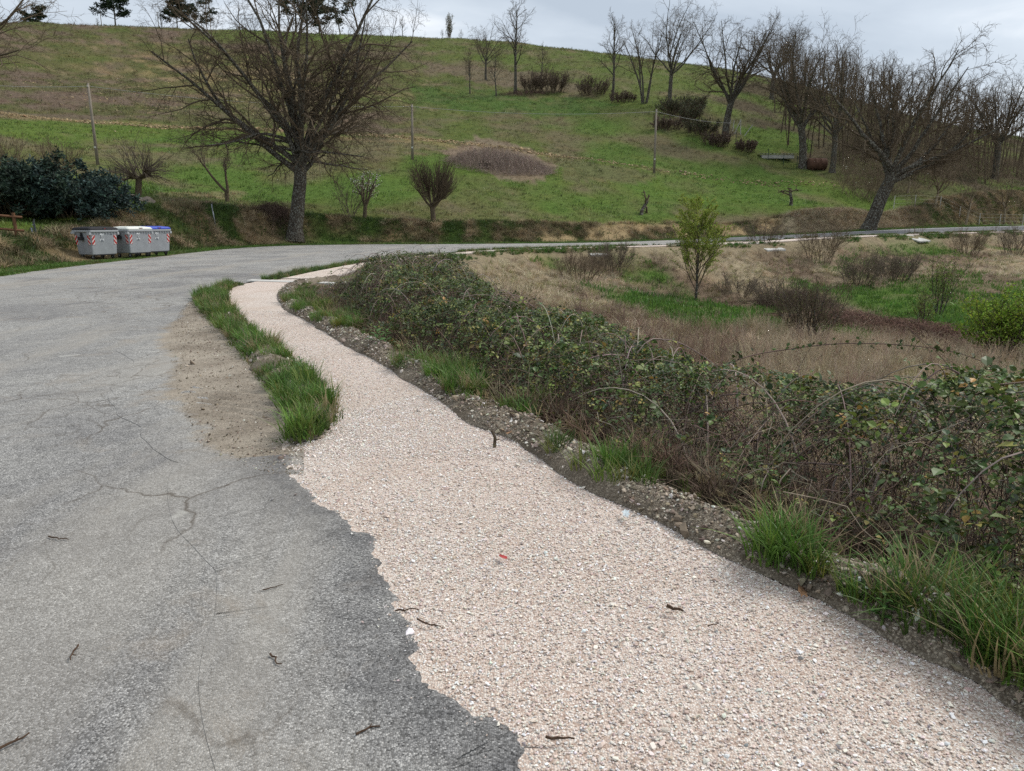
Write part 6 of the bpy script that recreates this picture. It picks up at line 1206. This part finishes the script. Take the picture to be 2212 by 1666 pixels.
# pale concrete ends of the drains under the far path, and ramps from road to path
def pad(pts, zoffs, name, label, mat, cat='drain slab'):
    mb = MB(); c = [(x, y, float(road_z(x, y))+zz) for (x, y), zz in zip(pts, zoffs)]; n = len(c); mb.add([(x, y, z-.12) for x, y, z in c]+c, [tuple(range(n))[::-1], tuple(range(n, 2*n))]+[(i, (i+1) % n, n+(i+1) % n, n+i) for i in range(n)]); return mb.build(name, mat, bevel=.01, label=label, cat=cat)
def side_pad(k, L, W, name, label, mat, drop, inward=0):
    """slab beside the far path at point k of its right edge"""
    q = PR2[np.argmin(np.abs(PR2[:, 0]-k)+(PR2[:, 1] < 40)*99)]; i = int(np.argmin(np.linalg.norm(PR2-q, axis=1))); t = nrm((PR2[i+1]-PR2[i-1])[None])[0]; nx, ny = t[1], -t[0]
    P = [(q[0]-t[0]*L/2+nx*inward, q[1]-t[1]*L/2+ny*inward), (q[0]+t[0]*L/2+nx*inward, q[1]+t[1]*L/2+ny*inward), (q[0]+t[0]*L/2+nx*W, q[1]+t[1]*L/2+ny*W), (q[0]-t[0]*L/2+nx*W, q[1]-t[1]*L/2+ny*W)]
    return pad(P, (.03, .03, -drop, -drop), name, label, mat)
side_pad(17.5, 1.9, 1.7, 'drain_slab', 'white concrete drain slab below the far path by the budding tree', MAT['concrete'], .35); side_pad(34.5, 1.9, 1.7, 'drain_slab', 'white concrete drain slab below the far path by the rusty sapling', MAT['concrete'], .35); side_pad(4.6, 1.4, 1.5, 'drain_slab', 'white concrete drain slab where the path rounds the bend', MAT['concrete'], .3)
pad([(-4.55, 18.75), (-3.75, 18.4), (-3.7, 18.75), (-4.5, 19.3)], (.03, -.12, -.12, .03), 'drain_slab', 'sloping end of the concrete drain beside the bramble mound', MAT['concrete'])
for cx in (15.5, 33.0, 4.0):
    i = int(np.argmin(np.abs(PL2[:, 0]-cx)+(PL2[:, 1] < 40)*99)); q = PL2[i]; t = nrm((PL2[i+1]-PL2[i-1])[None])[0]; nx, ny = -t[1], t[0]
    o = pad([(q[0]-t[0]*1.6, q[1]-t[1]*1.6), (q[0]+t[0]*1.6, q[1]+t[1]*1.6), (q[0]+t[0]*2.2+nx*1.1, q[1]+t[1]*2.2+ny*1.1), (q[0]-t[0]*2.2+nx*1.1, q[1]-t[1]*2.2+ny*1.1)], (.02,)*4, 'path_ramp', 'x', MAT['path']); o['kind'] = 'structure'; del o['label']; del o['category']
# ------------------------------------------------------------------ small things on the path and the asphalt
MAT['bark_bit'] = plain('dead_twig', (.075, .048, .032), .9, .1, .3, 20); MAT['oak_leaf'] = plain('dead_oak_leaf', (.25, .145, .08), .8, .2, .25, 30); MAT['red_leaf'] = plain('red_leaf', (.42, .06, .055), .6, .3, .15, 30); MAT['yellow'] = plain('dandelion_yellow', (.75, .47, .01), .7, .2, .1, 20); MAT['weed'] = plain('broad_weed_leaf', (.055, .13, .025), .6, .3, .25, 12); MAT['scrap'] = plain('pale_plastic_scrap', (.50, .56, .58), .4, .4, .15, 20); MAT['stem_green'] = plain('green_stem', (.09, .14, .04), .7, .2, .2, 10)
def surf(u, v, zo):
    x, y, _ = at_z(u, v, zo); return x, y, float(road_z(x, y))+zo
def twig(u, v, L, ang, rad, label, zo=.008, fork=True):
    x, y, z = surf(u, v, zo+rad); rg = np.random.default_rng(int(u*3+v)); d = np.array((math.cos(ang), math.sin(ang), 0)); s = np.array((-d[1], d[0], 0)); root = thing('fallen_twig', (x, y, z), label, 'twig', 'fallen twigs'); pts = [tuple(d*L*(t-.5)+s*rg.normal()*L*.05+np.array((0, 0, abs(rg.normal())*rad*.5))) for t in np.linspace(0, 1, 6)]; mb = MB(); mb.tube(pts, list(np.linspace(rad, rad*.5, 6)), 6); mb.build('stem', MAT['bark_bit'], root)
    if fork: mb = MB(); p = np.array(pts[3]); mb.tube([tuple(p), tuple(p+(d*.6+s*.6)*L*.25)], [rad*.6, rad*.3], 5); mb.build('side_shoot', MAT['bark_bit'], root)
for a in [(1458, 1316, .07, -.5, .008, 'short dark piece of bark lying on the pale path', .03, True), (880, 1318, .10, .05, .004, 'straight dark twig on the boundary of asphalt and path', .012, False), (925, 1348, .12, -.6, .004, 'curved brown twig at the path edge below the straight one', .022, True), (595, 1425, .09, -.9, .004, 'brown twig on the asphalt near pale blotches', .006, False), (795, 1577, .08, .5, .004, 'orange-brown twig on the dark asphalt', .006, True), (25, 1605, .10, .9, .005, 'forked twig on the asphalt corner', .006, True), (1210, 1597, .09, -.05, .005, 'thin light brown twig on the path gravel', .028, False), (125, 1163, .13, -.3, .004, 'thin crossing twig far out on the asphalt', .006, True), (160, 1410, .10, -1.2, .004, 'crooked twig on the asphalt', .006, True), (1540, 1350, .05, .3, .003, 'tiny twig on the gravel near the bark piece', .028, False), (590, 1270, .09, .6, .003, 'slender twig on the mid asphalt', .006, False)]: twig(*a)
def dead_leaf(u, v, size, label, mat, seed, zo=.03, lobes=4, group='dead leaves beside the path', tilt=.3, nm='fallen_leaf'):
    x, y, z = surf(u, v, zo); rg = np.random.default_rng(seed); n = 26; V = [(0, 0, 0)]; a = np.linspace(0, 2*math.pi, n, endpoint=False)
    for t in a:
        r = size*(.34+.16*abs(math.cos(t)))*(1+(.22*math.cos(lobes*2*t) if lobes else 0))*(1+.06*rg.normal()); px, py = r*math.cos(t)*1.25, r*math.sin(t)*.75; V.append((px, py, .18*abs(py)+.05*size*math.sin(3*px/size)+.01*size*rg.normal()))
    W = [(p[0], p[1], p[2]-.0012) for p in V]; m = n+1; F = [(0, 1+i, 1+(i+1) % n) for i in range(n)]+[(m, m+1+(i+1) % n, m+1+i) for i in range(n)]+[(1+i, m+1+i, m+1+(i+1) % n, 1+(i+1) % n) for i in range(n)]; root = thing(nm, (x, y, z), label, 'leaf', group, rg.random()*6); root.rotation_euler[0] = tilt*rg.normal(); mb = MB(); mb.add(V+W, F); mb.build('blade', MAT[mat], root); mb = MB(); mb.tube([(-size*.95, 0, 0), (-size*.5, 0, .004), (0, 0, .004)], [.0012, .0014, .001], 5); mb.build('stalk', MAT[mat], root)
for a in [(1780, 1252, .075, 'upright curled brown oak leaf against the grass tuft', 'oak_leaf', 301, .075), (1733, 1277, .075, 'flat pale brown oak leaf beside the curled one', 'oak_leaf', 302, .035), (1945, 1365, .05, 'small orange-brown oak leaf on bare soil', 'oak_leaf', 303, .03), (1965, 1345, .05, 'dull oak leaf half under the grass', 'oak_leaf', 304, .03), (2150, 1425, .06, 'brown oak leaf under the grass at the berm end', 'oak_leaf', 305, .04), (1100, 935, .06, 'brown leaf on the rubble berm', 'oak_leaf', 306, .06), (1235, 968, .05, 'reddish leaf on the berm near sprigs', 'oak_leaf', 307, .06)]: dead_leaf(*a)
dead_leaf(1087, 1203, .045, 'single red leaf lying on the pale path', 'red_leaf', 310, .034, 0, None, .1)
def dandelion(u, v, Y, s, label):
    x, y, z = at_depth(u, v, Y); zb = gz(x, y); r = thing('dandelion', (x, y, zb), label, 'flower', 'dandelions in the berm grass'); h = z-zb; mb = MB(); mb.tube([(.02, .0, -.03), (.01, 0, h*.6), (0, 0, h)], .0022, 5); mb.build('stem', MAT['stem_green'], r); mb = MB(); n = 18
    for ring, (rr, zz) in enumerate(((s, .0), (s*.62, .004))):
        for k in range(n):
            t = 2*math.pi*(k+.5*ring)/n; w = .18; mb.add([(0, 0, h+zz), (rr*math.cos(t-w), rr*math.sin(t-w), h+zz+.003), (rr*1.05*math.cos(t), rr*1.05*math.sin(t), h+zz+.002), (rr*math.cos(t+w), rr*math.sin(t+w), h+zz+.003), (0, 0, h+zz-.003)], [(0, 1, 2, 3), (4, 3, 2, 1)])
    mb.build('flower_head', MAT['yellow'], r)
for a in ((1957, 1204, 3.35, .019, 'larger dandelion flower next to its twin above the grass'), (1976, 1208, 3.33, .018, 'dandelion flower right of the largest one'), (1960, 1229, 3.3, .007, 'small yellow bud below the pair of dandelions'), (2001, 1241, 3.25, .009, 'single yellow flower low in the grass')): dandelion(*a)
def weed(u, v, s, n, label, seed):
    x, y, z = surf(u, v, .05); rg = np.random.default_rng(seed); r = thing('broadleaf_weed', (x, y, z), label, 'weed', 'broadleaf weeds along the path')
    st = MB(); st.tube([(0, 0, -.05), (.01*s, 0, s*.5), (0, .01*s, s)], [.006, .005, .003], 6); st.build('stem', MAT['stem_green'], r)
    for k in range(n):
        h = s*(.15+.85*k/n); a = k*2.4; L = s*(.55-.25*k/n)*rg.uniform(.8, 1.2); w = L*.34; d = Vector((math.cos(a), math.sin(a), .25)); sd = Vector((-math.sin(a), math.cos(a), 0)); o = Vector((0, 0, h)); pr = [(0, 0, 0), (.25, .7, .04), (.5, 1, .05), (.78, .6, 0), (1, 0, -.12)]; V = [o+d*L*t+sd*w*.5*q+Vector((0, 0, L*zz)) for t, q, zz in pr]+[o+d*L*t-sd*w*.5*q+Vector((0, 0, L*zz)) for t, q, zz in pr[1:4]]; mb = MB(); mb.add(V, [(0, 1, 5), (1, 2, 6, 5), (2, 3, 7, 6), (3, 4, 7)]); mb.build('leaf', MAT['weed'], r)
weed(815, 755, .30, 16, 'leafy nettle-like weed on the berm by the path', 401); weed(835, 748, .24, 14, 'second leafy weed close behind the nettle-like one', 402); weed(650, 815, .22, 16, 'upright thistle-like weed at the island edge', 403); weed(1905, 1345, .12, 12, 'low broadleaf weed among the berm grass', 404); weed(900, 785, .2, 12, 'broadleaf weed at the foot of the bramble', 405)
dead_leaf(1352, 1109, .06, 'crumpled pale bluish plastic scrap on the berm edge', 'scrap', 320, .05, 3, None, .3, 'plastic_scrap'); bpy.data.objects['plastic_scrap']['category'] = 'litter'
def cut_branch():
    x, y, z = surf(1068, 960, .03); r = thing('branch_stub', (x, y, z), 'short upright brown branch stub at the berm edge', 'twig'); mb = MB(); mb.tube([(0, 0, -.03), (.005, .005, .05), (-.02, .01, .10)], [.012, .011, .010], 8); mb.build('stem', MAT['bark_fruit'], r); mb = MB(); mb.tube([(0, 0, .03), (.04, 0, .04)], [.006, .003], 6); mb.build('side_shoot', MAT['bark_fruit'], r)
cut_branch()
